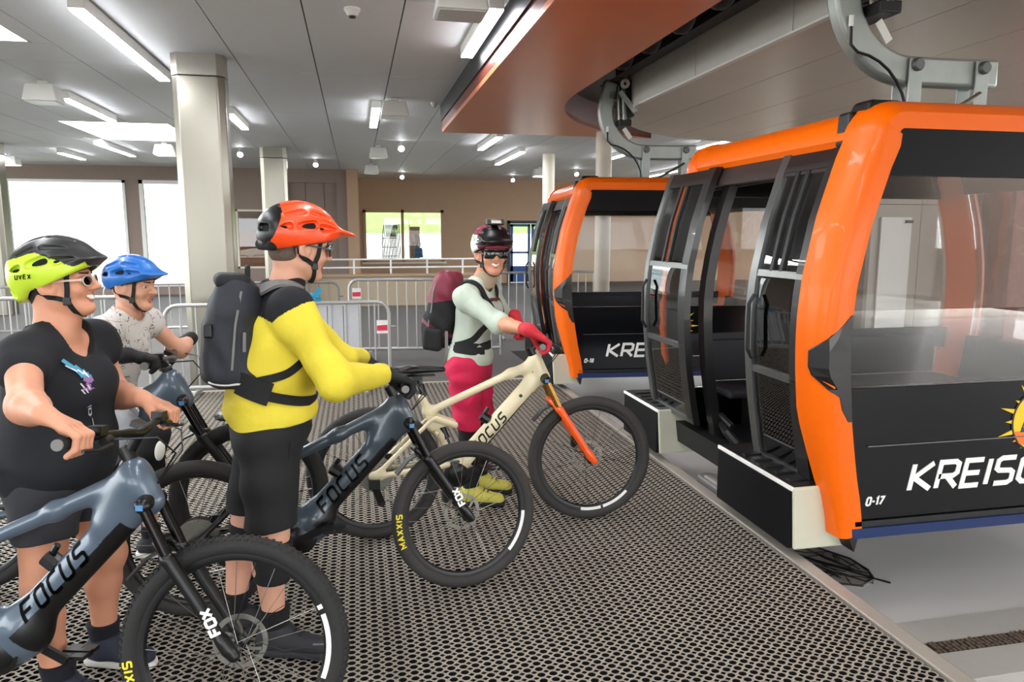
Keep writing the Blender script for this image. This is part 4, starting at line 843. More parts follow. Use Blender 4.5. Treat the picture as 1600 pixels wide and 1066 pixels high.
    add('rear_derailleur', 'derail', lambda: MB().box((-1.25, -.085, .33), (.06, .03, .05)).bar([(-1.25, -.07, .32), (-1.215, -.055, .22)], .02, .04, (1, 0, 0)).lathe([(0, -.06), (.022, -.06), (.022, -.045), (0, -.045)], 14, 'y', (-1.215, 0, .215)).mesh('derail'), m_blk)
    add('motor_cover', 'motor', lambda: MB().lathe([(0, -.066), (.045, -.066), (.06, -.055), (.06, .055), (.045, .066), (0, .066)], 24, 'y', (-.79, 0, .345)).mesh('motor', True), m_blk)
    add('rear_caliper', 'cal2', lambda: MB().box((-1.17, .06, .44), (.05, .035, .04)).mesh('cal'), m_blk)
    add('bottle_cage', 'cage', lambda: MB().tube([(-.60, 0, .63), (-.64, .0, .66)], .03, 10).tube([(-.62, 0, .67), (-.60, 0, .70)], .012).mesh('cage'), m_blk)
    # fork (steered)
    fk = m_forko if cr else m_blk; legs = []
    A = Vector((0, 0, RW)); st = m_gold if cr else m_stan
    def lowers():
        p = []
        for y in (-.066, .066):
            bot = A+Vector((0, y, 0)); mid = CROWN-AX*.19+Vector((.04*math.sin(AXA)*0, y, 0)); p += [C(bot+AX*.02, mid, .0185, .023, k=.015), C(bot+Vector((.012, 0, -.004)), bot+AX*.05, .02, .018, k=.02)]
        ar = CROWN-AX*.165+Vector((-.035, 0, -.01))
        p += [C(CROWN-AX*.19+Vector((-.01, -.066, 0)), ar+Vector((-.0, -.035, .03)), .013, k=.02), C(ar+Vector((0, -.035, .03)), ar+Vector((0, .035, .03)), .014, k=.02), C(CROWN-AX*.19+Vector((-.01, .066, 0)), ar+Vector((0, .035, .03)), .013, k=.02)]
        V, F = sd_mesh(p, .005); return mesh_np('lowers', V, F)
    lw = add('fork_lowers', 'lowers', lowers, fk, True)
    for y in (-.066, .066): add('stanchion', ('stan', y), lambda: MB().tube([tuple(CROWN+AX*.02+Vector((0, y, 0))), tuple(CROWN-AX*.24+Vector((0, y, 0)))], .0178, 18).mesh('stan', True), st, True)
    def crn():
        p = [C(CROWN+Vector((0, -.066, -.0)), CROWN+AX*.012+Vector((0, 0, 0)), .026, .03, k=.02), C(CROWN+Vector((0, .066, 0)), CROWN+AX*.012, .026, .03, k=.02)]; V, F = sd_mesh(p, .005); return mesh_np('crown', V, F)
    cw = add('fork_crown', 'crown', crn, m_blk, True); add('crown_badge', 'badge', lambda: MB().box(tuple(CROWN+Vector((.0, -.088, -.002))), (.022, .012, .018)).mesh('badge'), m_blu2, parent=cw)
    if not cr:
        def ftxt():
            b = MB(); o0 = A+AX*.085+Vector((0, -.088, 0)); letters(b, 'FOX', lambda u, v, l: tuple(o0+AX*u+Vector((math.sin(AXA), 0, math.cos(AXA)))*(-(v-.014))+Vector((0, -l, 0))), h=.030, t=.3, gap=.3, sx=1.3, thick=.003); return b.mesh('ftxt')
        add('fork_lettering', 'ftxt', ftxt, m_wht, parent=lw)
    add('mudguard', 'mud', lambda: MB().bar([tuple(CROWN-AX*.17+Vector((-.02, 0, .0))), tuple(CROWN-AX*.20+Vector((-.09, 0, .0))), tuple(CROWN-AX*.25+Vector((-.17, 0, -.02)))], .06, .008, (.3, 0, 1)).mesh('mud'), m_blk, True)
    add('front_caliper', 'cal1', lambda: MB().box((-.07, .066, .46), (.05, .03, .07)).mesh('cal'), m_blk, True)
    wheel(root, 'front_wheel', A, S, tread, word='MAXXIS' if tyre_word else None, word_a=word_a, decals=decals, tm=None if kind == 'slate' else m_tan); wheel(root, 'rear_wheel', RH, I4, tread, cass=True, tm=None if kind == 'slate' else m_tan)
    # cockpit (steered)
    hb = HTT+AX*.055+Vector((.035, 0, .03+rise)); G = {}
    add('stem', ('stem', rise), lambda: MB().tube([tuple(HTT), tuple(HTT+AX*.075)], .024, 16).tube([tuple(HTT+AX*.05), tuple(hb)], [.02, .02], 12).mesh('stem', True), m_blk, True)
    bar = lambda y: hb+Vector((-.05*min(1, abs(y)/.39)**1.5, y, .018*min(1, abs(y)/.15)))
    hbar = add('handlebar', ('bar', rise), lambda: MB().tube([tuple(bar(y)) for y in np.linspace(-.39, .39, 25)], [.0125 if abs(y) > .08 else .017 for y in np.linspace(-.39, .39, 25)], 12).mesh('bar', True), m_blk, True)
    for sg in (-1, 1):
        g = add('grip', ('grip', rise, sg), lambda: MB().tube([tuple(bar(sg*y)) for y in (.265, .27, .33, .385, .392)], [.015, .0175, .0165, .0175, .016], 14).mesh('grip', True), m_grip, parent=hbar)
        add('grip_cap', ('gcap', rise, sg), lambda: MB().tube([tuple(bar(sg*.392)), tuple(bar(sg*.397))], .0165, 16).mesh('gc', True), m_greyc, parent=hbar)
        add('brake_lever', ('lever', rise, sg), lambda: MB().tube([tuple(bar(sg*.23)+Vector((.02, 0, -.012))), tuple(bar(sg*.25)+Vector((.055, 0, -.02))), tuple(bar(sg*.32)+Vector((.062, 0, -.025))), tuple(bar(sg*.37)+Vector((.052, 0, -.022)))], [.008, .007, .006, .006], 8).tube([tuple(bar(sg*.20)+Vector((.02, 0, -.008))), tuple(bar(sg*.25)+Vector((.03, 0, -.012)))], .013, 10).mesh('lever', True), m_blk, parent=hbar)
        add('shift_pod', ('pod', rise, sg), lambda: MB().box(tuple(bar(sg*.225)+Vector((.0, 0, .02))), (.04, .045, .028)).mesh('pod'), m_blk, parent=hbar)
        G['RL'[sg > 0]] = root.matrix_basis @ S @ bar(sg*.335); G['RL'[sg > 0]+'x'] = (root.matrix_basis.to_3x3() @ (S.to_3x3() @ Vector((0, -sg, 0)))).normalized()
        add('cable', ('cable', rise, sg), lambda: MB().tube([tuple(bar(sg*.20)+Vector((.03, 0, -.01))), tuple(hb+Vector((.10, .10*sg, .0))), tuple(hb+Vector((.13, .03*sg, -.06))), tuple(HTT+Vector((.07, -.0*sg, -.06))), tuple(HTT+Vector((-.02, .035*sg, -.07)))], .0032, 6).mesh('cable', True), m_blk, parent=hbar)
    add('display', ('disp', rise), lambda: MB().box(tuple(hb+Vector((-.02, .07, .02))), (.05, .06, .02), Matrix.Rotation(.4, 3, 'Y')).mesh('disp'), m_blk, parent=hbar)
    return root, G
WD = M('decal_white', (240, 240, 236), .6)
bike1, G1 = bike((-.41, 2.237), -.273, .153, .943, 'slate', 'nearest grey mountain bike, held by the woman in the lime helmet', lean=-.077, crank=2.6, word_a=3.72, decals=((-.35, .36, WD), (.42, .47, WD), (-.62, -.40, m_peach), (-1.0, -.68, WD)), rise=.03)
bike2, G2 = bike((.459, 3.214), .035, .132, .926, 'dark', 'dark slate mountain bike held by the rider in yellow', lean=-.027, crank=.4, word_a=3.5, decals=((-.75, -.05, WD),), tread=False)
bike3, G3 = bike((1.272, 3.875), .022, -.06, .971, 'cream', 'cream mountain bike with orange fork beside the woman in pink trousers', lean=-.05, crank=.3, decals=((-1.75, -1.35, WD), (-1.3, -.75, WD)), tread=False, tyre_word=False, rise=.02)
bike4, G4 = bike((-.533, 3.617), .018, .069, 1.0, 'slate', 'grey mountain bike under the child with the blue helmet', lean=-.016, crank=-.3, saddle=(-.80, .80), tread=False, tyre_word=False)
for o in (bike1, bike2, bike3, bike4): o.rotation_mode = 'XYZ'
# ---------------------------------------------------------------- people
m_skin = M('skin', (216, 152, 120), .55, var=.04, scale=14); m_skin2 = M('skin_fair', (222, 166, 138), .55, var=.04, scale=14); m_lip = M('lips', (190, 116, 100), .5); m_hair = M('hair_dark', (44, 38, 36), .7, var=.3, scale=120); m_hairb = M('hair_brown', (98, 82, 70), .8, var=.3, scale=150)
m_eye = M('eye_white', (206, 198, 190), .3); m_iris = M('iris', (60, 50, 44), .3); m_teeth = M('teeth', (244, 240, 230), .35); m_lens = M('lens_dark', (20, 26, 26), .08, spec=.8); g_lens = glass('lens_clear', (.72, .74, .72), 1.2)
m_strap = M('strap_black', (16, 16, 17), .75, var=.15, scale=200); m_cloth_blk = M('cloth_black', (17, 19, 24), .85, var=.12, scale=18, bump=.2); m_short = M('cloth_shorts', (14, 15, 17), .8, var=.15, scale=12, bump=.2); m_char = M('cloth_charcoal', (46, 46, 51), .85, var=.1, scale=20, bump=.2)
m_yel_c = M('cloth_yellow', (228, 208, 58), .75, var=.05, scale=14, bump=.8); m_sage = M('cloth_sage', (192, 204, 188), .8, var=.05, scale=14, bump=.8); m_pinkc = M('cloth_crimson', (206, 22, 74), .75, var=.08, scale=12, bump=.8); m_liner = M('helmet_liner', (12, 12, 13), .9); m_sock = M('sock_navy', (14, 16, 26), .9, var=.15, scale=90)
m_lime = M('helmet_lime', (206, 236, 62), .35, coat=.3, var=.02); m_hdk = M('helmet_dark', (50, 50, 50), .35, var=.05); m_horg = M('helmet_orange', (255, 78, 18), .38, coat=.3, var=.02); m_hblue = M('helmet_blue', (38, 112, 196), .35, coat=.3, var=.03); m_hblue2 = M('helmet_blue_dark', (26, 60, 110), .4); m_maroon = M('maroon', (122, 34, 56), .5, var=.08); m_redg = M('glove_red', (206, 40, 54), .7); m_glove = M('glove_black', (15, 15, 17), .75, var=.15, scale=60); m_sole = M('sole_white', (226, 224, 214), .6); m_shoe = M('shoe_dark', (40, 40, 44), .75, var=.15, scale=60); m_shoey = M('shoe_yellow', (200, 192, 84), .7, var=.12, scale=50); m_pack = M('pack_charcoal', (37, 40, 47), .7, var=.1, scale=22, bump=.2); m_packb = M('pack_black', (18, 19, 21), .75, var=.12, scale=30, bump=.2); m_grey = M('webbing_grey', (122, 120, 118), .75)
def splash(name):
    m = M(name, (224, 220, 214), .85, var=.03); nt = m.node_tree; N, L = nt.nodes, nt.links; b = N['Principled BSDF']
    tc = N.new('ShaderNodeTexCoord'); nz = N.new('ShaderNodeTexNoise'); nz.inputs['Scale'].default_value = 14; nz.inputs['Detail'].default_value = 2; nz.inputs['Distortion'].default_value = 2.5
    w = N.new('ShaderNodeMath'); w.operation = 'SUBTRACT'; w.inputs[1].default_value = .5; a = N.new('ShaderNodeMath'); a.operation = 'ABSOLUTE'; c = N.new('ShaderNodeMath'); c.operation = 'LESS_THAN'; c.inputs[1].default_value = .014
    n2 = N.new('ShaderNodeTexNoise'); n2.inputs['Scale'].default_value = 9; g = N.new('ShaderNodeMath'); g.operation = 'GREATER_THAN'; g.inputs[1].default_value = .44; mu = N.new('ShaderNodeMath'); mu.operation = 'MULTIPLY'
    mx = N.new('ShaderNodeMix'); mx.data_type = 'RGBA'; mx.inputs[6].default_value = lin((214, 210, 204))+(1,); mx.inputs[7].default_value = lin((48, 46, 48))+(1,)
    for x in (nz, n2): L.new(tc.outputs['Object'], x.inputs['Vector'])
    L.new(nz.outputs['Fac'], w.inputs[0]); L.new(w.outputs[0], a.inputs[0]); L.new(a.outputs[0], c.inputs[0]); L.new(n2.outputs['Fac'], g.inputs[0]); L.new(c.outputs[0], mu.inputs[0]); L.new(g.outputs[0], mu.inputs[1]); L.new(mu.outputs[0], mx.inputs[0]); L.new(mx.outputs[2], b.inputs['Base Color']); return m
m_splash = splash('cloth_splash')
def fr(f, u=(0, 0, 1)):
    f = np.array(f, float); f /= np.linalg.norm(f); u = np.array(u, float); l = np.cross(u, f); l /= np.linalg.norm(l); return np.array([f, l, np.cross(f, l)])
def V3(*a): return np.array(a, float)
def head_prims(smile=0):
    p = [E((-.014, 0, .028), (.098, .077, .094)), E((.018, 0, -.025), (.074, .062, .088), k=.03), E((-.05, 0, -.02), (.06, .06, .07), k=.03)]
    for s in (-1, 1):
        p += [C((-.005, .05*s, -.062), (.058, .016*s, -.100), .024, .020, k=.03), E((.062, .036*s, -.032), (.026, .026, .022), k=.02), C((.082, .012*s, .022), (.070, .046*s, .022), .012, .010, k=.015)]
    p += [E((.070, 0, -.102), (.022, .022, .018), k=.02)]
    for s in (-1, 1): p += [E((.094, .031*s, .000), (.014, .016, .009), k=.012, op='s')]
    p += [C((.088, 0, .014), (.116, 0, -.027), .009, .0125, k=.012), E((.102, .012, -.032), (.011, .008, .008), k=.008), E((.102, -.012, -.032), (.011, .008, .008), k=.008)]
    if smile: p += [C((.092, -.022, -.058+.004), (.098, 0, -.064), .006, .007, k=.006, op='s'), C((.092, .022, -.054), (.098, 0, -.064), .006, .007, k=.006, op='s')]
    q = .024 if smile else .017
    p += [C((.076, -q, -.054), (.0925, 0, -.056), .0035, .0062, k=.006, m=1), C((.076, q, -.054), (.0925, 0, -.056), .0035, .0062, k=.006, m=1), C((.076, -q, -.058), (.089, 0, -.071), .0035, .0062, k=.006, m=1), C((.076, q, -.058), (.089, 0, -.071), .0035, .0062, k=.006, m=1)]
    for s in (-1, 1): p += [E((-.016, .084*s, -.012), (.030, .010, .036), fr((.90, -.40*s, .1)), k=.008), E((-.010, .092*s, -.008), (.015, .009, .020), fr((.90, -.40*s, .1)), k=.004, op='s')]
    return p
def head_extras(t, R, o, s, eyes=True, teeth=False):
    if eyes:
        for sg in (-1, 1):
            e = sculpt('eye', place([E((.0735, .031*sg, .0), .0115)], R, o, s), .0025*s, m_eye, t); sculpt('iris', place([E((.0838, .031*sg, -.001), (.0025, .0055, .0052))], R, o, s), .0015, m_iris, e)
            sculpt('eyebrow', place([C((.097, .014*sg, .023), (.083, .046*sg, .026), .004, .0025)], R, o, s), .002, m_hair, t)
    if teeth: sculpt('teeth', place([C((.082, -.018, -.058), (.089, 0, -.063), .0055, .006), C((.082, .018, -.058), (.089, 0, -.063), .0055, .006)], R, o, s), .002, m_teeth, t)
def helmet(t, R, o, s, mats, matfn, tail=0., visor=.055):
    hp = [E((-.012, 0, .050), (.142, .112, .112), m=0), E((-.100, 0, .035), (.052, .086, .070), k=.04), E((.100+visor*.6, 0, .072), (visor+.03, .082, .013), fr((1, 0, -.12)), k=.03)]
    if tail: hp += [E((-.115, 0, -.01), (.035, .078, .065), k=.03)]
    hp += [E((-.012, 0, .020), (.118, .092, .120), k=.006, op='s'), PL((0, 0, .008 if not tail else -.004), (.32 if not tail else .42, 0, -1), k=.01)]
    ey = lambda x, z: .112*math.sqrt(max(.02, 1-((x+.012)/.142)**2-((z-.05)/.112)**2)); ez = lambda x, y: .05+.112*math.sqrt(max(.02, 1-((x+.012)/.142)**2-(y/.112)**2))
    for y in (-1, 1):
        for (x0, z0), (x1, z1), r0, r1 in (((.085, .075), (.035, .072), .006, .016), ((.0, .078), (-.05, .066), .019, .013), ((.065, .112), (.0, .120), .007, .012), ((-.04, .118), (-.095, .098), .013, .009), ((-.085, .060), (-.118, .05), .012, .008)):
            hp += [C((x0, ey(x0, z0)*y, z0), (x1, ey(x1, z1)*y, z1), r0, r1, k=.004, op='s')]
        for (x0, y0), (x1, y1), r0, r1 in (((.07, .028), (.0, .032), .008, .013), ((-.03, .034), (-.10, .036), .013, .010)):
            hp += [C((x0, y0*y, ez(x0, y0)), (x1, y1*y, ez(x1, y1)), r0, r1, k=.004, op='s')]
        hp += [C((-.150, .05*y, .045), (-.155, .02*y, .045), .014, .014, k=.004, op='s')]
        if tail: hp += [C((-.135, .062*y, -.012), (-.125, .082*y, -.04), .015, .010, k=.004, op='s')]
    iR = R
    def mf(c):
        l = (c-np.array(o)) @ iR.T / s; return matfn(l)
    h = sculpt('helmet', place(hp, R, o, s), .0032, mats, t, matfn=mf); global HSH; HSH = place([q for q in hp if q['op'] == 'u'], R, o, s)
    lp = [E((-.012, 0, .045), (.128, .098, .104)), E((-.095, 0, .025), (.050, .076, .055), k=.03), E((-.012, 0, .015), (.108, .084, .112), k=.004, op='s'), PL((0, 0, .004), (.32, 0, -1), k=.006)]
    sculpt('helmet_liner', place(lp, R, o, s), .006, m_liner, h); return h
def straps(t, R, o, s, hp):
    f = place(infl(hp, .0), R, o, s); tr = lambda p: tuple(o+s*(R.T@V3(*p)))
    for y in (-1, 1):
        for nm, pts in (('chin_strap', ((.055, .082*y, .03), (.045, .078*y, -.02), (.035, .070*y, -.066))), ('chin_strap', ((-.07, .085*y, .005), (-.03, .09*y, -.035), (.035, .070*y, -.066))), ('chin_strap', ((.035, .070*y, -.066), (.045, .045*y, -.112), (.050, .0*y, -.128)))):
            b = MB(); ribbon(b, f, [tr(q) for q in pts], .017*s, .003, .004, .012); b.build(nm, m_strap, t)
        b = MB(); q, g = snap(f, [tr((.035, .070*y, -.068))], .007); b.box(tuple(q[0]), (.024, .012, .026)); b.build('strap_slider', m_blk, t, bevel=.003)
def hand(el, gc, gx, n0=(0, 0, 1), s=1.0):
    """fingers closed round a bar at gc; gx = bar direction towards the thumb; el = elbow"""
    gc = np.array(gc, float); g = np.array(gx, float); g /= np.linalg.norm(g); el = np.array(el, float); w = el-gc; w -= g*(w@g); w /= np.linalg.norm(w); w = w+np.array(n0)*.25; w -= g*(w@g); w /= np.linalg.norm(w)
    n = np.cross(g, w); n = n if n@np.array(n0) > 0 else -n; p = []; wr = gc+w*.105*s+n*.022*s
    for i, (off, L) in enumerate(((.033, .98), (.011, 1.06), (-.011, 1.0), (-.032, .84))):
        q = gc+g*off*s; m = q+(w*.026+n*.031)*s; a = q+(-w*.016*L+n*.031)*s; b = q+(-w*.033*L-n*.002)*s; c = q+(-w*.020-n*.027)*s
        p += [C(wr, m, .019*s, .013*s, k=.014), C(m, a, .0112*s, .0102*s, k=.006), C(a, b, .0100*s, .0092*s, k=.005), C(b, c, .0092*s, .0082*s, k=.005)]
    tb = gc+(w*.05+g*.030+n*.008)*s; tm = gc+(w*.018+g*.056-n*.006)*s; tt = gc+(-w*.014+g*.050-n*.022)*s
    p += [C(wr, tb, .016*s, .016*s, k=.012), C(tb, tm, .0145*s, .0115*s, k=.01), C(tm, tt, .0112*s, .009*s, k=.006)]
    return p, wr
def arm(sh, el, wr, s=1.0):
    sh, el, wr = map(np.array, (sh, el, wr)); d = (wr-el)
    return [C(sh, el, .051*s, .041*s, k=.03), C(el, el+d*.35, .040*s, .042*s, k=.05), C(el+d*.35, wr, .043*s, .027*s, k=.02)]
def leg(hip, kn, an, f, s=1.0):
    hip, kn, an = map(np.array, (hip, kn, an)); f = np.array(f)
    return [C(hip, kn, .088*s, .062*s, k=.03), C(kn, kn*.68+an*.32-f*.014, .056*s, .057*s, k=.03), C(kn*.68+an*.32-f*.014, an, .055*s, .036*s, k=.03)]
def foot(t, an, toe, up, sole, s=1.0, sock=m_sock, sh=.16):
    an = np.array(an, float); toe = np.array(toe, float); z0 = toe[2]-.03; d = toe-an; d[2] = 0; L = np.linalg.norm(d); d /= L; he = V3(an[0], an[1], z0+.055)-d*.035; tp = V3(toe[0], toe[1], z0+.043)-d*.035
    if sock: sculpt('sock', [C(an+V3(0, 0, sh-.10), V3(an[0], an[1], z0+.08), .060*s, .046*s)]+[PL(an+V3(0, 0, sh-.11), (0, 0, 1))], .006, sock, t)
    q = [C(he, tp, .044*s, .036*s, k=.03), C(V3(an[0], an[1], z0+.105), V3(an[0], an[1], z0+.06), .049*s, .05*s, k=.03), C(he+d*.06+V3(0, 0, .03), he+d*.12, .04*s, .034*s, k=.03), PL((0, 0, z0+.016), (0, 0, -1)), PL((0, 0, z0+.118), (0, 0, 1))]
    o = sculpt('shoe', q, .005, up, t); sculpt('sole', [C(V3(he[0], he[1], z0+.016), V3(tp[0], tp[1], z0+.016), .050*s, .041*s), PL((0, 0, z0+.003), (0, 0, -1)), PL((0, 0, z0+.030), (0, 0, 1))], .004, sole, o)
    b = MB()
    for k in range(4): a = he+d*(.07+.025*k)+V3(0, 0, .052-.006*k); l = np.cross((0, 0, 1), d)*.022; b.tube([tuple(a-l), tuple(a+V3(0, 0, .006)), tuple(a+l)], .0032, 5)
    b.build('laces', m_strap, o)
def tor(c, r, R, **k): return E(c, r, R, k=k.get('k', .05), m=k.get('m', 0))
def fine_box(c, r, h): c = np.array(c); return (c-r, c+r, h)
def glasses(t, R, o, s, lens, frame, wrap=True):
    tr = lambda p: tuple(o+s*(R.T@V3(*p)))
    xs = lambda y: .112-4.6*y*y
    if wrap:
        b = MB(); b.grid(lambda a, c: tr((xs((a-.5)*.135)+.003*math.cos((c-.5)*3), (a-.5)*.135, .020-c*.044*(1-.35*(1-abs(2*a-1)**.5)*(abs(2*a-1) < .25)))), 21, 5); o_ = b.build('lens', lens, t, smooth=True); m = o_.modifiers.new('s', 'SOLIDIFY'); m.thickness = .003
        b = MB(); b.tube([tr((xs(y)+.002, y, .021)) for y in np.linspace(-.068, .068, 15)], .0032, 6); g = b.build('glasses_frame', frame, t)
    else:
        g = None; b = MB()
        for sg in (-1, 1):
            ring = [((.103-2.5*(.033*sg+.024*math.cos(a))**2), .033*sg+.024*math.cos(a), -.004+.018*math.sin(a)) for a in np.linspace(0, 2*PI, 21)[:-1]]
            MB().prism([(p[1], p[2]) for p in ring], lambda u, v: tr((.103-2.5*u*u, u, v)), lambda u, v: tr((.105-2.5*u*u, u, v))).build('lens', lens, t); b.tube([tr(p) for p in ring+ring[:1]], .0022, 6)
        b.tube([tr((.104, -.009, .0)), tr((.108, 0, .003)), tr((.104, .009, .0))], .002, 6); g = b.build('glasses_frame', frame, t)
    for sg in (-1, 1): MB().bar([tr((.092 if not wrap else xs(.067), .060*sg if not wrap else .067*sg, .002)), tr((.05, .078*sg, .004)), tr((-.01, .084*sg, .004)), tr((-.03, .084*sg, -.012))], .004, .006, tuple(R.T@V3(0, 0, 1))).build('temple', frame, g)

def human(nm, label, loc): return thing(nm, label, 'person', loc)
def lerp(a, b, t): return np.array(a, float)*(1-t)+np.array(b, float)*t

# -- rider in the yellow and black jersey
def man():
    t = human('person', 'person in yellow and black jersey, black shorts and orange helmet, pushing the dark slate bike', (-.37, 2.92, 0)); f = (.978, .208, 0); R = fr(f); r = -R[1]
    hc = V3(-.205, 2.955, 1.575); HR = fr((.89, .42, -.16)); hs = 1.02
    rs, ls = V3(-.235, 2.775, 1.345), V3(-.30, 3.12, 1.355); re, le = V3(-.085, 2.70, 1.09), V3(-.08, 3.18, 1.10)
    rh, rw = hand(re, G2['R'], G2['Rx']); lh, lw = hand(le, G2['L'], G2['Lx'])
    torso = [tor((-.345, 2.93, .86), (.135, .165, .13), R), tor((-.34, 2.935, 1.02), (.150, .168, .16), R), tor((-.33, 2.935, 1.12), (.145, .17, .15), R), tor((-.315, 2.94, 1.22), (.125, .175, .18), R), C(rs, ls, .055, k=.05), C((-.285, 2.945, 1.38), rs, .06, .055, k=.04), C((-.285, 2.945, 1.38), ls, .06, .055, k=.04)]
    hips = (V3(-.345, 2.85, .86), V3(-.36, 3.0, .86)); kn = (V3(-.345, 2.80, .49), V3(-.455, 3.0, .49)); an = (V3(-.35, 2.82, .09), V3(-.525, 2.985, .09)); toe = (V3(-.145, 2.74, .03), V3(-.36, 3.04, .03))
    neck = [C(hc+V3(-.03, -.01, -.05), (-.285, 2.945, 1.38), .060, .066, k=.03)]; hp = head_prims()
    legs = leg(hips[0], kn[0], an[0], R[0], 1.02)+leg(hips[1], kn[1], an[1], R[0], 1.02)
    body = infl(torso, -.012)+neck+place(hp, HR, hc, hs)+arm(rs, re, rw)+arm(ls, le, lw)+rh+lh+legs
    sculpt('body', body, .008, [m_skin2, m_lip], t, fine=[fine_box(hc, .15, .004), fine_box(np.array(G2['R']), .10, .0035), fine_box(np.array(G2['L']), .10, .004)])
    hm = place([E((-.022, 0, .02), (.100, .083, .10)), E((-.055, 0, -.03), (.062, .066, .05), k=.02), PL((.012, 0, -.02), (1, 0, .25)), PL((0, 0, -.052), (.3, 0, -1)), E((-.012, .085, -.012), (.034, .03, .034), op='s'), E((-.012, -.085, -.012), (.034, .03, .034), op='s')], HR, hc, hs)
    sculpt('hair', hm, .004, m_hairb, t); head_extras(t, HR, hc, hs)
    helmet(t, HR, hc, 1.06, [m_horg, m_blk], lambda l: np.where(l[:, 0] < -.122+.25*(l[:, 2]-.05), 1, 0)); straps(t, HR, hc, hs, hp); glasses(t, HR, hc, hs, m_lens, m_blk)
    tr = lambda p: tuple(hc+1.06*(HR.T@V3(*p))); MB().tube([tr((-.13, -.05, .0)), tr((-.145, 0, -.005)), tr((-.13, .05, .0))], .011, 8).build('fit_dial', m_grey, t, smooth=True); sculpt('helmet_cradle', place([C((-.12, -.05, -.012), (-.128, .05, -.012), .02, k=.02)], HR, hc, 1.06), .005, m_liner, t)
    # jersey with black yoke
    sl = [C(rs, re, .080, .064, k=.04, m=1), C(re, lerp(re, rw, .95), .064, .044, k=.03, m=1), C(ls, le, .078, .062, k=.04, m=1), C(le, lerp(le, lw, .95), .062, .044, k=.03, m=1)]
    jer = infl(torso, .012)+sl+[tor((-.345, 2.93, .95), (.165, .185, .10), R), C(hc+V3(-.05, -.01, -.13), (-.285, 2.945, 1.38), .066, .074, k=.02), PL((-.345, 2.93, .905), (.14, 0, -1)), PL(hc+V3(-.055, -.01, -.115), (-.2, 0, 1)) ]
    def mf(c):
        ids = matids(sl+[dict(q, m=0) for q in infl(torso, .012)], c); q = (c-V3(-.30, 2.94, 0)); side = np.abs(q@r)
        yoke = c[:, 2] > 1.335-.45*np.clip(q@R[0]+.10, 0, .14)
        arm_ = (ids == 1) & (np.where((c-V3(-.30, 2.94, 0))@r > 0, (c-rs)@((re-rs)/np.linalg.norm(re-rs)), (c-ls)@((le-ls)/np.linalg.norm(le-ls))) > .012)
        return np.where(yoke & ~arm_, 1, 0)
    wr = wrinkle(.005, 26, 4); shirt = sculpt('jersey', jer, .004, [m_yel_c, m_cloth_blk], t, matfn=mf, disp=wr); shirt['label'] = 'yellow long-sleeved jersey with black yoke'
    for (e, w) in ((re, rw), (le, lw)): sculpt('cuff', [C(lerp(e, w, .90), lerp(e, w, .98), .044, .040)], .005, m_yel_c, shirt)
    gl = infl(rh, .0035); sculpt('glove', gl+[C(rw, lerp(rw, re, .12), .034, .036)], .0038, m_glove, t)['label'] = 'black cycling glove'; sculpt('glove', infl(lh, .0035)+[C(lw, lerp(lw, le, .12), .034, .036)], .0045, m_glove, t)
    # shorts
    sh = [tor((-.345, 2.93, .87), (.155, .185, .12), R)]
    for i in (0, 1): sh += [C(hips[i], lerp(hips[i], kn[i], .95), .108, .096, k=.05)]
    sculpt('shorts', sh+[PL((-.4, 2.9, .525), (0, 0, -1)), PL((-.345, 2.93, .955), (0, 0, 1))], .0065, m_short, t, disp=wrinkle(.005, 22, 9)); b = MB(); ribbon(b, sh, [(-.24, 2.74, .86), (-.235, 2.735, .78)], .012, .006, .004); b.build('zip_pocket', m_strap, t)
    for i in (0, 1):
        k = kn[i]; kc = k+R[0]*.0+V3(0, 0, -.09 if i == 0 else -.055); L = .11 if i == 0 else .045
        sculpt('knee_sleeve', [C(kc+V3(0, 0, L*.6), kc-V3(0, 0, L*.7), .077, .072), PL(kc+V3(0, 0, L*.72), (0.2, 0, 1)), PL(kc-V3(0, 0, L*.82), (0, 0, -1))], .006, m_short, t)
        foot(t, an[i], toe[i], m_shoe, m_shoe, 1.02, sock=M('sock_black', (14, 14, 16), .9), sh=.21)
    # backpack: its own thing
    k = thing('backpack', 'charcoal backpack worn over the yellow and black jersey', 'backpack', (-.46, 2.92, 1.05)); pc = V3(-.462, 2.905, 1.255)
    pk = place([B((0, 0, -.03), (.088, .142, .175), .075, k=.04), B((.012, 0, .13), (.075, .125, .085), .065, k=.05), B((-.055, 0, -.07), (.05, .115, .12), .045, k=.04), C((.05, -.12, -.16), (.10, -.15, -.15), .035, .02, k=.03), C((.05, .12, -.16), (.10, .15, -.15), .035, .02, k=.03)], fr((.978, .208, -.06)), pc)
    sculpt('pack_body', pk, .006, m_pack, k, disp=wrinkle(.003, 30, 12)); lid = place([B((-.005, 0, .195), (.062, .10, .028), .026)], fr((.978, .208, -.06)), pc); sculpt('top_lid', lid, .006, m_packb, k)
    P = lambda *q: tuple(pc+fr((.978, .208, -.06)).T@V3(*q)); b = MB(); ribbon(b, pk, [P(.02, -.14, .17), P(.0, -.15, .05), P(-.01, -.15, -.12)], .008, .004, .002); b.build('zip', m_grey, k); b = MB(); ribbon(b, pk, [P(-.09, -.11, -.17), P(-.02, -.14, -.185), P(.05, -.15, -.16)], .006, .004, .002); b.build('reflective_piping', m_wht, k)
    MB().tube([P(.03, -.158, .02), P(.03, -.162, -.05)], .006, 6).build('zip_pull', m_grey, k); MB().tube([P(.05, -.04, .21), P(.05, -.03, .25), P(.05, .03, .25), P(.05, .04, .21)], .008, 6).build('haul_loop', m_packb, k)
    MB().box(P(-.09, -.12, .02), (.03, .02, .05)).build('side_buckle', m_blk, k, bevel=.006)
    F = infl(torso, .016)
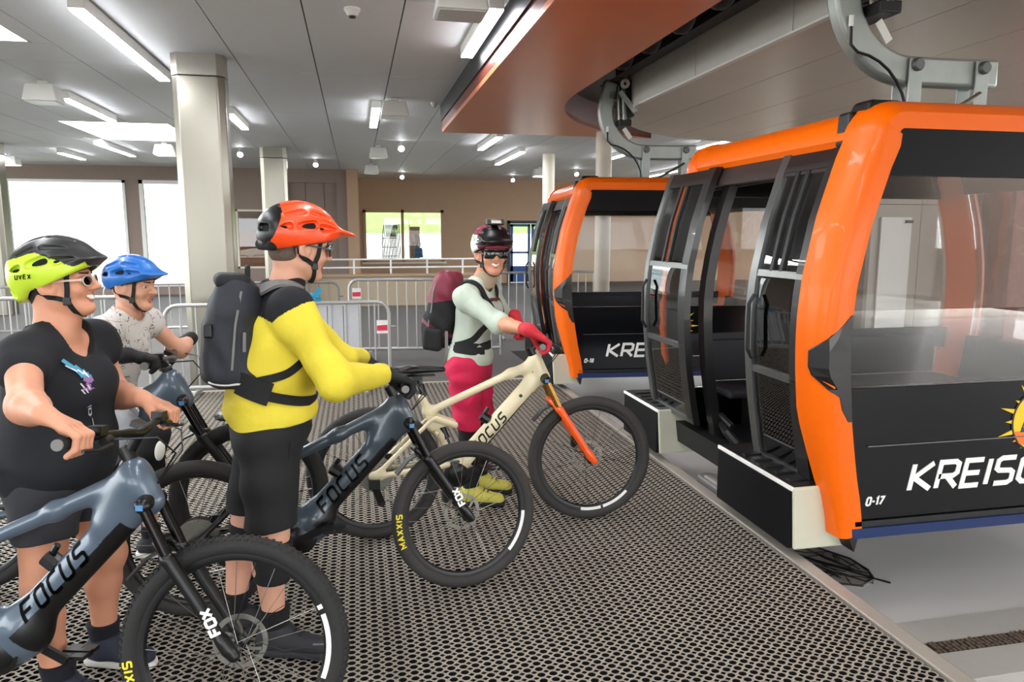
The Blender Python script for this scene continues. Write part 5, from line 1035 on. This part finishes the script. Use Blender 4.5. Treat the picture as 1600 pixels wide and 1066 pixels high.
    b = MB(); ribbon(b, F, [(-.38, 2.86, 1.43), (-.29, 2.84, 1.44), (-.21, 2.83, 1.40)], .055, .012, .008); b.build('shoulder_strap', m_grey, k); b = MB(); ribbon(b, F, [(-.21, 2.83, 1.40), (-.17, 2.82, 1.28), (-.18, 2.79, 1.17), (-.26, 2.765, 1.12), (-.37, 2.77, 1.09)], .030, .006, .006); b.build('strap_webbing', m_strap, k)
    b = MB(); ribbon(b, F, [(-.38, 3.02, 1.43), (-.29, 3.05, 1.44), (-.21, 3.06, 1.38), (-.17, 3.08, 1.25)], .055, .012, .008); b.build('shoulder_strap', m_grey, k)
    b = MB(); ribbon(b, F, [(-.44, 2.77, 1.09), (-.34, 2.755, 1.045), (-.22, 2.78, 1.005), (-.15, 2.86, .985), (-.14, 2.96, .98)], .036, .008, .006); b.build('hip_belt', m_strap, k); b = MB(); ribbon(b, F, [(-.44, 2.77, 1.09), (-.38, 2.765, 1.07), (-.32, 2.755, 1.045)], .085, .014, .006); b.build('hip_fin', m_packb, k)
man()
# -- woman in the lime helmet
def woman():
    t = human('person', 'smiling person in black V-neck T-shirt, lime helmet and glasses, holding the nearest grey bike', (-1.02, 2.7, 0)); f = (.96, -.28, 0); R = fr(f)
    hc = V3(-.972, 2.75, 1.462); HR = fr((.985, -.10, .10)); hs = .94
    rs, ls = V3(-1.045, 2.575, 1.225), V3(-.945, 2.92, 1.235); re, le = V3(-.935, 2.30, 1.135), V3(-.90, 2.94, 1.03)
    rh, rw = hand(re, G1['R'], G1['Rx']); lh, lw = hand(le, G1['L'], G1['Lx'])
    nb = V3(-1.015, 2.75, 1.285)
    torso = [tor((-1.035, 2.72, .80), (.135, .165, .13), R), tor((-1.015, 2.72, .95), (.160, .168, .16), R), tor((-1.01, 2.735, 1.10), (.145, .160, .15), R), E((-.955, 2.66, 1.105), (.066, .07, .075), k=.05), E((-.92, 2.77, 1.105), (.066, .07, .075), k=.05), C(rs, ls, .052, k=.06), C(nb, rs, .052, .05, k=.05), C(nb, ls, .052, .05, k=.05)]
    hips = (V3(-1.04, 2.63, .78), V3(-1.0, 2.80, .78)); kn = (V3(-1.06, 2.60, .45), V3(-.935, 2.85, .45)); an = (V3(-1.045, 2.62, .09), V3(-.98, 2.88, .09)); toe = (V3(-.84, 2.56, .03), V3(-.79, 2.80, .03)); hp = head_prims(1)
    body = infl(torso, -.010)+[C(hc+V3(-.03, 0, -.05), nb+V3(.01, 0, .0), .060, .068, k=.03), C(hc+V3(.03, 0, -.09), nb+V3(.03, 0, .03), .03, .05, k=.03)]+place(hp, HR, hc, hs)+arm(rs, re, rw, 1.08)+arm(ls, le, lw, 1.12)+rh+lh+leg(hips[0], kn[0], an[0], R[0], 1.02)+leg(hips[1], kn[1], an[1], R[0], 1.04)
    sculpt('body', body, .008, [m_skin, m_lip], t, fine=[fine_box(hc-V3(0, 0, .03), .19, .0036), fine_box(np.array(G1['R']), .12, .003), fine_box(np.array(G1['L']), .11, .0035)])
    b = MB()
    for gr, el in ((G1['R'], re),):
        pass
    hm = place([E((-.022, 0, .018), (.102, .084, .10)), E((-.06, 0, -.045), (.056, .062, .055), k=.02), C((.02, -.076, -.0), (.015, -.077, -.035), .012, .006, k=.01), PL((.012, 0, -.02), (1, 0, .1)), PL((0, 0, -.095), (.3, 0, -1)), E((-.004, .085, -.02), (.032, .03, .042), op='s'), E((-.004, -.085, -.02), (.032, .03, .042), op='s')], HR, hc, hs)
    sculpt('hair', hm, .004, m_hair, t); head_extras(t, HR, hc, hs, teeth=True)
    helmet(t, HR, hc, .985, [m_lime, m_hdk, m_liner], lambda l: np.where(l[:, 2] > .104-.55*np.maximum(0, l[:, 0]+.02)-.2*np.maximum(0, -l[:, 0]-.05), 1, 0)*((l[:, 2] > .40*l[:, 0]+.014) | (l[:, 0] > .115)), tail=1., visor=.012); straps(t, HR, hc, hs, hp)
    glasses(t, HR, hc, hs, g_lens, M('glasses_pale', (216, 190, 172), .4), wrap=False)
    b = MB(); tr = lambda x, y, z: tuple(hc+.985*(HR.T@V3(x, y, z)))
    hb = [E((-.012, 0, .050), (.142, .112, .112))]
    letters(b, 'UVEX', lambda u, v, l: tr(-.105+u, -.12, .022+v-.05*u), h=.016, t=.24, gap=.4, slant=.2, thick=0, sub=2); V = np.array(b.v); P, g = snap(HSH, V, .0015); b.v = [tuple(p) for p in P]; b.build('helmet_lettering', m_blk, t, fix=False)
    # T-shirt
    sl = [C(rs, lerp(rs, re, .24), .072, .072, k=.05), C(ls, lerp(ls, le, .22), .068, .066, k=.05)]
    sh = infl(torso, .014)+sl+[tor((-1.03, 2.72, .86), (.165, .185, .13), R, k=.08), PL((-1.03, 2.7, .765), (0, 0, -1)), E(hc+V3(.035, -.01, -.150), (.105, .085, .105), fr((.8, -.1, -.6)), k=.006, op='s'), C(hc+V3(-.03, 0, -.05), nb+V3(0, 0, .02), .070, .078, k=.006, op='s')]
    sculpt('t_shirt', sh, .006, m_cloth_blk, t, disp=wrinkle(.0035, 26, 21))['label'] = 'black V-neck T-shirt with cap sleeves'
    F = infl(torso, .014)+sl; cy = M('print_teal', (70, 150, 180), .7); pu = M('print_purple', (150, 108, 160), .7); wh = M('print_white', (232, 226, 232), .7); pr = MB(); pt = MB(); pw = MB(); rr = random.Random(5); o = V3(-.80, 2.60, 1.165)
    at = lambda u, v: tuple(o+V3(u, -.02, v))
    for k in range(5): ribbon(pt, F, [at(-.035+.018*k, .02), at(-.055+.027*k, .09-.007*k)], .014, .002, .001)
    for k in range(16):
        x, z = rr.uniform(-.05, .055), rr.uniform(-.075, .02); ribbon(pr, F, [at(x, z), at(x+rr.uniform(-.02, .02), z+rr.uniform(.012, .03))], rr.uniform(.012, .02), .002, .0012, .006)
    for k in range(9):
        x, z = rr.uniform(-.06, .05), rr.uniform(-.08, .05); ribbon(pw, F, [at(x, z), at(x-.02, z+.018)], .004, .002, .002, .006)
    pl = MB(); letters(pl, 'Lah', lambda u, v, l: at(-.0-v, -.175+u), h=.050, t=.13, gap=.18, thick=0, sub=2)
    n0 = len(pw.v)
    for q, nm, mm in ((pt, 'shirt_print', cy), (pr, 'shirt_print', pu), (pw, 'shirt_print', wh), (pl, 'shirt_lettering', wh)):
        V = np.array(q.v)
        if q is pl: P, g = snap(F, V, .003); m = np.arange(len(V)) >= 0; V = np.where(m[:, None], P, V); q.v = [tuple(p) for p in V]
        q.build(nm, mm, t, fix=False)['kind'] = 'stuff'
    s2 = [tor((-1.035, 2.72, .80), (.150, .178, .13), R)]
    for i in (0, 1): s2 += [C(hips[i], kn[i]+V3(0, 0, .02), .108, .092, k=.05)]
    sculpt('shorts', s2+[PL((0, 0, .50), (-.12, 0, -1)), PL((-1.03, 2.7, .87), (0, 0, 1))], .0065, m_char, t, disp=wrinkle(.004, 22, 30))
    for i in (0, 1): foot(t, an[i], toe[i], M('shoe_navy', (38, 42, 58), .8), m_sole, 1.0, sh=.19)
woman()

# -- child in the blue helmet
def boy():
    t = human('person', 'child in pale patterned sleeveless shirt and blue helmet astride the grey bike by the barrier', (-1.2, 3.62, 0)); f = (.90, -.43, 0); R = fr(f)
    hc = V3(-.985, 3.62, 1.392); HR = fr((.93, -.36, -.06)); hs = .88
    nb = V3(-1.03, 3.63, 1.262); rs, ls = V3(-1.085, 3.495, 1.205), V3(-.97, 3.755, 1.21); re, le = V3(-1.075, 3.34, 1.085), V3(-.86, 3.84, 1.06)
    rh, rw = hand(re, G4['R'], G4['Rx'], s=.88); lh, lw = hand(le, G4['L'], G4['Lx'], s=.88)
    torso = [tor((-1.19, 3.63, .88), (.10, .125, .10), R), tor((-1.13, 3.63, 1.0), (.10, .125, .13), R), tor((-1.07, 3.63, 1.12), (.095, .13, .13), R), C(rs, ls, .042, k=.04), C(nb, rs, .042, .04, k=.04), C(nb, ls, .042, .04, k=.04)]
    hips = (V3(-1.2, 3.55, .86), V3(-1.18, 3.72, .86)); kn = (V3(-.92, 3.42, .70), V3(-1.02, 3.80, .50)); an = (V3(-1.13, 3.44, .385), V3(-1.06, 3.86, .09)); toe = (V3(-.98, 3.42, .33), V3(-.88, 3.84, .03)); hp = head_prims()
    body = infl(torso, -.008)+[C(hc+V3(-.02, 0, -.04), nb, .045, .048, k=.03)]+place(hp, HR, hc, hs)+arm(rs, re, rw, .82)+arm(ls, le, lw, .82)+rh+lh+leg(hips[0], kn[0], an[0], R[0], .8)+leg(hips[1], kn[1], an[1], R[0], .8)
    sculpt('body', body, .008, [m_skin2, m_lip], t, fine=[fine_box(hc, .14, .0038)])
    sculpt('hair', place([E((-.022, 0, .02), (.098, .081, .098)), PL((.0, 0, -.02), (1, 0, .25)), PL((0, 0, -.05), (.3, 0, -1)), E((-.012, .085, -.012), (.034, .03, .034), op='s'), E((-.012, -.085, -.012), (.034, .03, .034), op='s')], HR, hc, hs), .004, M('hair_blond', (176, 140, 104), .8), t); head_extras(t, HR, hc, hs)
    helmet(t, HR, hc, .87, [m_hblue, m_hblue2], lambda l: np.where((l[:, 0] < -.10) & (l[:, 2] > .03), 1, 0), visor=.025); straps(t, HR, hc, hs, hp)
    sh = infl(torso, .014)+[C(rs, rs+V3(0, -.01, -.01), .062, k=.03), C(ls, ls+V3(0, .01, -.01), .062, k=.03), tor((-1.17, 3.63, .90), (.125, .15, .10), R, k=.06), PL((-1.17, 3.6, .80), (.2, 0, -1)), C(hc+V3(-.02, 0, -.04), nb+V3(.01, 0, .01), .058, .062, k=.006, op='s'), C(rs+V3(0, -.055, .0), re, .050, k=.004, op='s'), C(ls+V3(0, .055, 0), le, .050, k=.004, op='s')]
    sculpt('sleeveless_shirt', sh, .006, m_splash, t, disp=wrinkle(.003, 30, 41))
    s2 = [tor((-1.19, 3.63, .86), (.125, .145, .10), R)]
    for i in (0, 1): s2 += [C(hips[i], lerp(hips[i], kn[i], .72), .085, .078, k=.04)]
    sculpt('shorts', s2+[PL((-1.19, 3.6, .93), (0, 0, 1))], .006, M('cloth_grey_print', (150, 152, 156), .85, var=.3, scale=18), t, disp=wrinkle(.004, 26, 43))
    for i in (0, 1):
        d = np.array(an[i])-kn[i]; d /= np.linalg.norm(d); kp = sculpt('knee_pad', [C(kn[i]-d*.06, kn[i]+d*.10, .062, .055), E(kn[i]+R[0]*.02, (.06, .055, .065))], .005, m_short, t); sculpt('pad_cap', [E(kn[i]+R[0]*.045+V3(.02, -.05 if i == 0 else .0, -.01), (.016, .022, .045), fr((.6, -.8, 0), (.2, 0, 1)))], .004, m_sole, kp); foot(t, an[i], toe[i], m_shoe, m_sole, .86, sh=.19)
    for p, w, e in ((rh, rw, re), (lh, lw, le)): sculpt('glove', infl(p, .004)+[C(w, lerp(w, e, .16), .030, .032)], .0042, m_glove, t)
boy()

# -- woman in crimson trousers
def rider():
    t = human('person', 'smiling person in sage top, crimson trousers and mirrored sunglasses, holding the cream bike', (.66, 4.32, 0)); f = (.88, -.47, 0); R = fr(f)
    hc = V3(.783, 4.28, 1.512); HR = fr((.06, -1, -.03)); hs = 1.0
    nb = V3(.725, 4.34, 1.335); rs, ls = V3(.605, 4.17, 1.262), V3(.79, 4.46, 1.27); re, le = V3(.765, 4.0, 1.135), V3(.93, 4.42, 1.06)
    rh, rw = hand(re, G3['R'], G3['Rx']); lh, lw = hand(le, G3['L'], G3['Lx'])
    torso = [tor((.655, 4.32, .86), (.105, .145, .12), R), tor((.66, 4.32, 1.0), (.095, .122, .14), R), tor((.685, 4.32, 1.17), (.10, .14, .15), R), E((.735, 4.245, 1.17), (.06, .06, .065), k=.05), E((.785, 4.34, 1.17), (.06, .06, .065), k=.05), C(rs, ls, .046, k=.05), C(nb, rs, .046, .045, k=.04), C(nb, ls, .046, .045, k=.04)]
    hips = (V3(.60, 4.25, .84), V3(.70, 4.40, .84)); kn = (V3(.625, 4.22, .47), V3(.735, 4.42, .47)); an = (V3(.64, 4.25, .09), V3(.73, 4.46, .09)); toe = (V3(.83, 4.17, .03), V3(.92, 4.38, .03)); hp = head_prims(1)
    body = infl(torso, -.008)+[C(hc+V3(-.01, .03, -.05), nb, .052, .055, k=.03)]+place(hp, HR, hc, hs)+arm(rs, re, rw, .92)+arm(ls, le, lw, .92)+rh+lh+leg(hips[0], kn[0], an[0], R[0], .92)+leg(hips[1], kn[1], an[1], R[0], .92)
    sculpt('body', body, .008, [m_skin, m_lip], t, fine=[fine_box(hc, .15, .0036)]); head_extras(t, HR, hc, hs, teeth=True, eyes=True)
    sculpt('hair', place([E((-.022, 0, .02), (.100, .083, .10)), E((-.07, 0, -.05), (.045, .055, .06), k=.02), PL((.0, 0, -.02), (1, 0, .15)), PL((0, 0, -.10), (.1, 0, -1))], HR, hc, hs), .0045, m_hairb, t)
    h = helmet(t, HR, hc, 1.08, [m_maroon, m_blk, m_wht], lambda l: np.where((l[:, 0] > .045) & (l[:, 2] > .048), 1, np.where((np.abs(l[:, 1]) > .075) & (l[:, 0] < .06) & (l[:, 2] < .10), 2, 0)), visor=.05); straps(t, HR, hc, hs, hp); glasses(t, HR, hc, hs, m_lens, m_blk)
    sculpt('brow_band', place([C((.100, -.055, .040), (.118, 0, .042), .011), C((.100, .055, .040), (.118, 0, .042), .011)], HR, hc, hs), .004, m_maroon, h)
    tr = lambda *p: tuple(hc+1.08*(HR.T@V3(*p))); MB().box(tr(.06, 0, .168), (.10, .05, .035)).build('helmet_camera', m_blk, h, bevel=.006); MB().box(tr(.088, 0, .170), (.06, .012, .022)).build('camera_lens', m_chain, h, bevel=.004)
    sl = [C(rs, re, .060, .056, k=.04), C(re, lerp(re, rw, .10), .056, .055, k=.03), C(ls, le, .058, .054, k=.04)]
    sh = infl(torso, .012)+sl+[tor((.655, 4.32, .90), (.12, .155, .09), R, k=.06), PL((.65, 4.3, .855), (0, 0, -1)), C(hc+V3(-.01, .03, -.05), nb+V3(.01, -.01, .0), .062, .068, k=.006, op='s'), E(nb+V3(.04, -.05, .02), (.055, .05, .07), k=.006, op='s')]
    sculpt('top', sh, .0062, m_sage, t, disp=wrinkle(.0035, 30, 51))['label'] = 'sage green top with pushed-up sleeves'
    sculpt('collar', [C(hc+V3(-.012, .03, -.10), nb+V3(.01, -.01, -.02), .058, .070), PL(nb+V3(0, 0, .075), (0, 0, 1)), PL(nb+V3(0, 0, -.03), (0, 0, -1))], .005, M('collar_khaki', (176, 158, 132), .8), t)
    sculpt('waist_belt', infl(torso, .022)+[PL((0, 0, .995), (0, 0, 1)), PL((0, 0, .915), (0, 0, -1))], .006, m_strap, t)
    s2 = [tor((.655, 4.32, .85), (.125, .165, .12), R)]
    for i in (0, 1): s2 += [C(hips[i], lerp(hips[i], kn[i], .98), .098, .080, k=.05)]
    sculpt('trousers', s2+[PL((0, 0, .475), (0, 0, -1)), PL((0, 0, .92), (0, 0, 1))], .0065, m_pinkc, t, disp=wrinkle(.005, 24, 53))
    for i in (0, 1):
        sculpt('shin_guard', [C(kn[i]+V3(0, 0, .03), lerp(kn[i], an[i], .75), .066, .054)], .006, m_short, t); foot(t, an[i], toe[i], m_shoey, m_strap, 1.0, sock=m_short, sh=.22)
    for p, w, e in ((rh, rw, re), (lh, lw, le)): sculpt('glove', infl(p, .004)+[C(w, lerp(w, e, .14), .033, .035)], .0042, m_redg, t)['label'] = 'red glove'
    k = thing('backpack', 'maroon and black backpack worn over the sage top', 'backpack', (.5, 4.42, .95)); pc = V3(.515, 4.425, 1.165); Q = fr((.88, -.47, -.12))
    pk = place([B((0, 0, -.02), (.085, .128, .20), .075, k=.04), B((-.045, 0, -.12), (.055, .115, .11), .05, k=.04), B((.01, 0, .16), (.07, .115, .09), .065, k=.04)], Q, pc)
    def mf(c): l = (c-pc)@Q.T; return np.where((l[:, 2] > .06+.25*(l[:, 0]+.02)) | (np.abs(l[:, 2]+.10+.4*l[:, 0]) < .012), 0, 1)
    sculpt('pack_body', pk, .006, [m_maroon, m_packb], k, matfn=mf, disp=wrinkle(.004, 30, 55)); P = lambda *q: tuple(pc+Q.T@V3(*q))
    b = MB(); ribbon(b, pk, [P(-.03, -.12, .17), P(-.04, -.14, .0), P(-.05, -.13, -.17)], .008, .004, .002); b.build('zip', m_grey, k)
    for y in (-1,): sculpt('side_pocket', place([B((-.01, -.12, -.16), (.06, .03, .07), .025)], Q, pc), .006, m_packb, k)
    F = infl(torso, .014); b = MB(); ribbon(b, F, [(.56, 4.30, 1.36), (.64, 4.22, 1.345), (.72, 4.19, 1.28), (.76, 4.19, 1.18), (.74, 4.17, 1.08), (.66, 4.17, 1.02), (.57, 4.24, .98)], .036, .010, .006); b.build('shoulder_strap', m_packb, k)
    b = MB(); ribbon(b, F, [(.68, 4.48, 1.36), (.76, 4.42, 1.35), (.82, 4.38, 1.28), (.84, 4.36, 1.15)], .036, .010, .006); b.build('shoulder_strap', m_packb, k); b = MB(); ribbon(b, F, [(.745, 4.20, 1.235), (.80, 4.26, 1.24), (.83, 4.36, 1.23)], .02, .006, .008); b.build('chest_strap', M('strap_rust', (96, 48, 40), .7), k)
    MB().bar([P(.07, -.12, -.10), P(.09, -.135, -.22), P(.085, -.13, -.34)], .018, .004, (0, 1, 0)).build('loose_strap', m_grey, k); b = MB(); ribbon(b, infl(torso, .022), [(.56, 4.24, .96), (.64, 4.17, .95), (.74, 4.18, .95)], .045, .008, .004); b.build('hip_belt', m_strap, k)
rider()
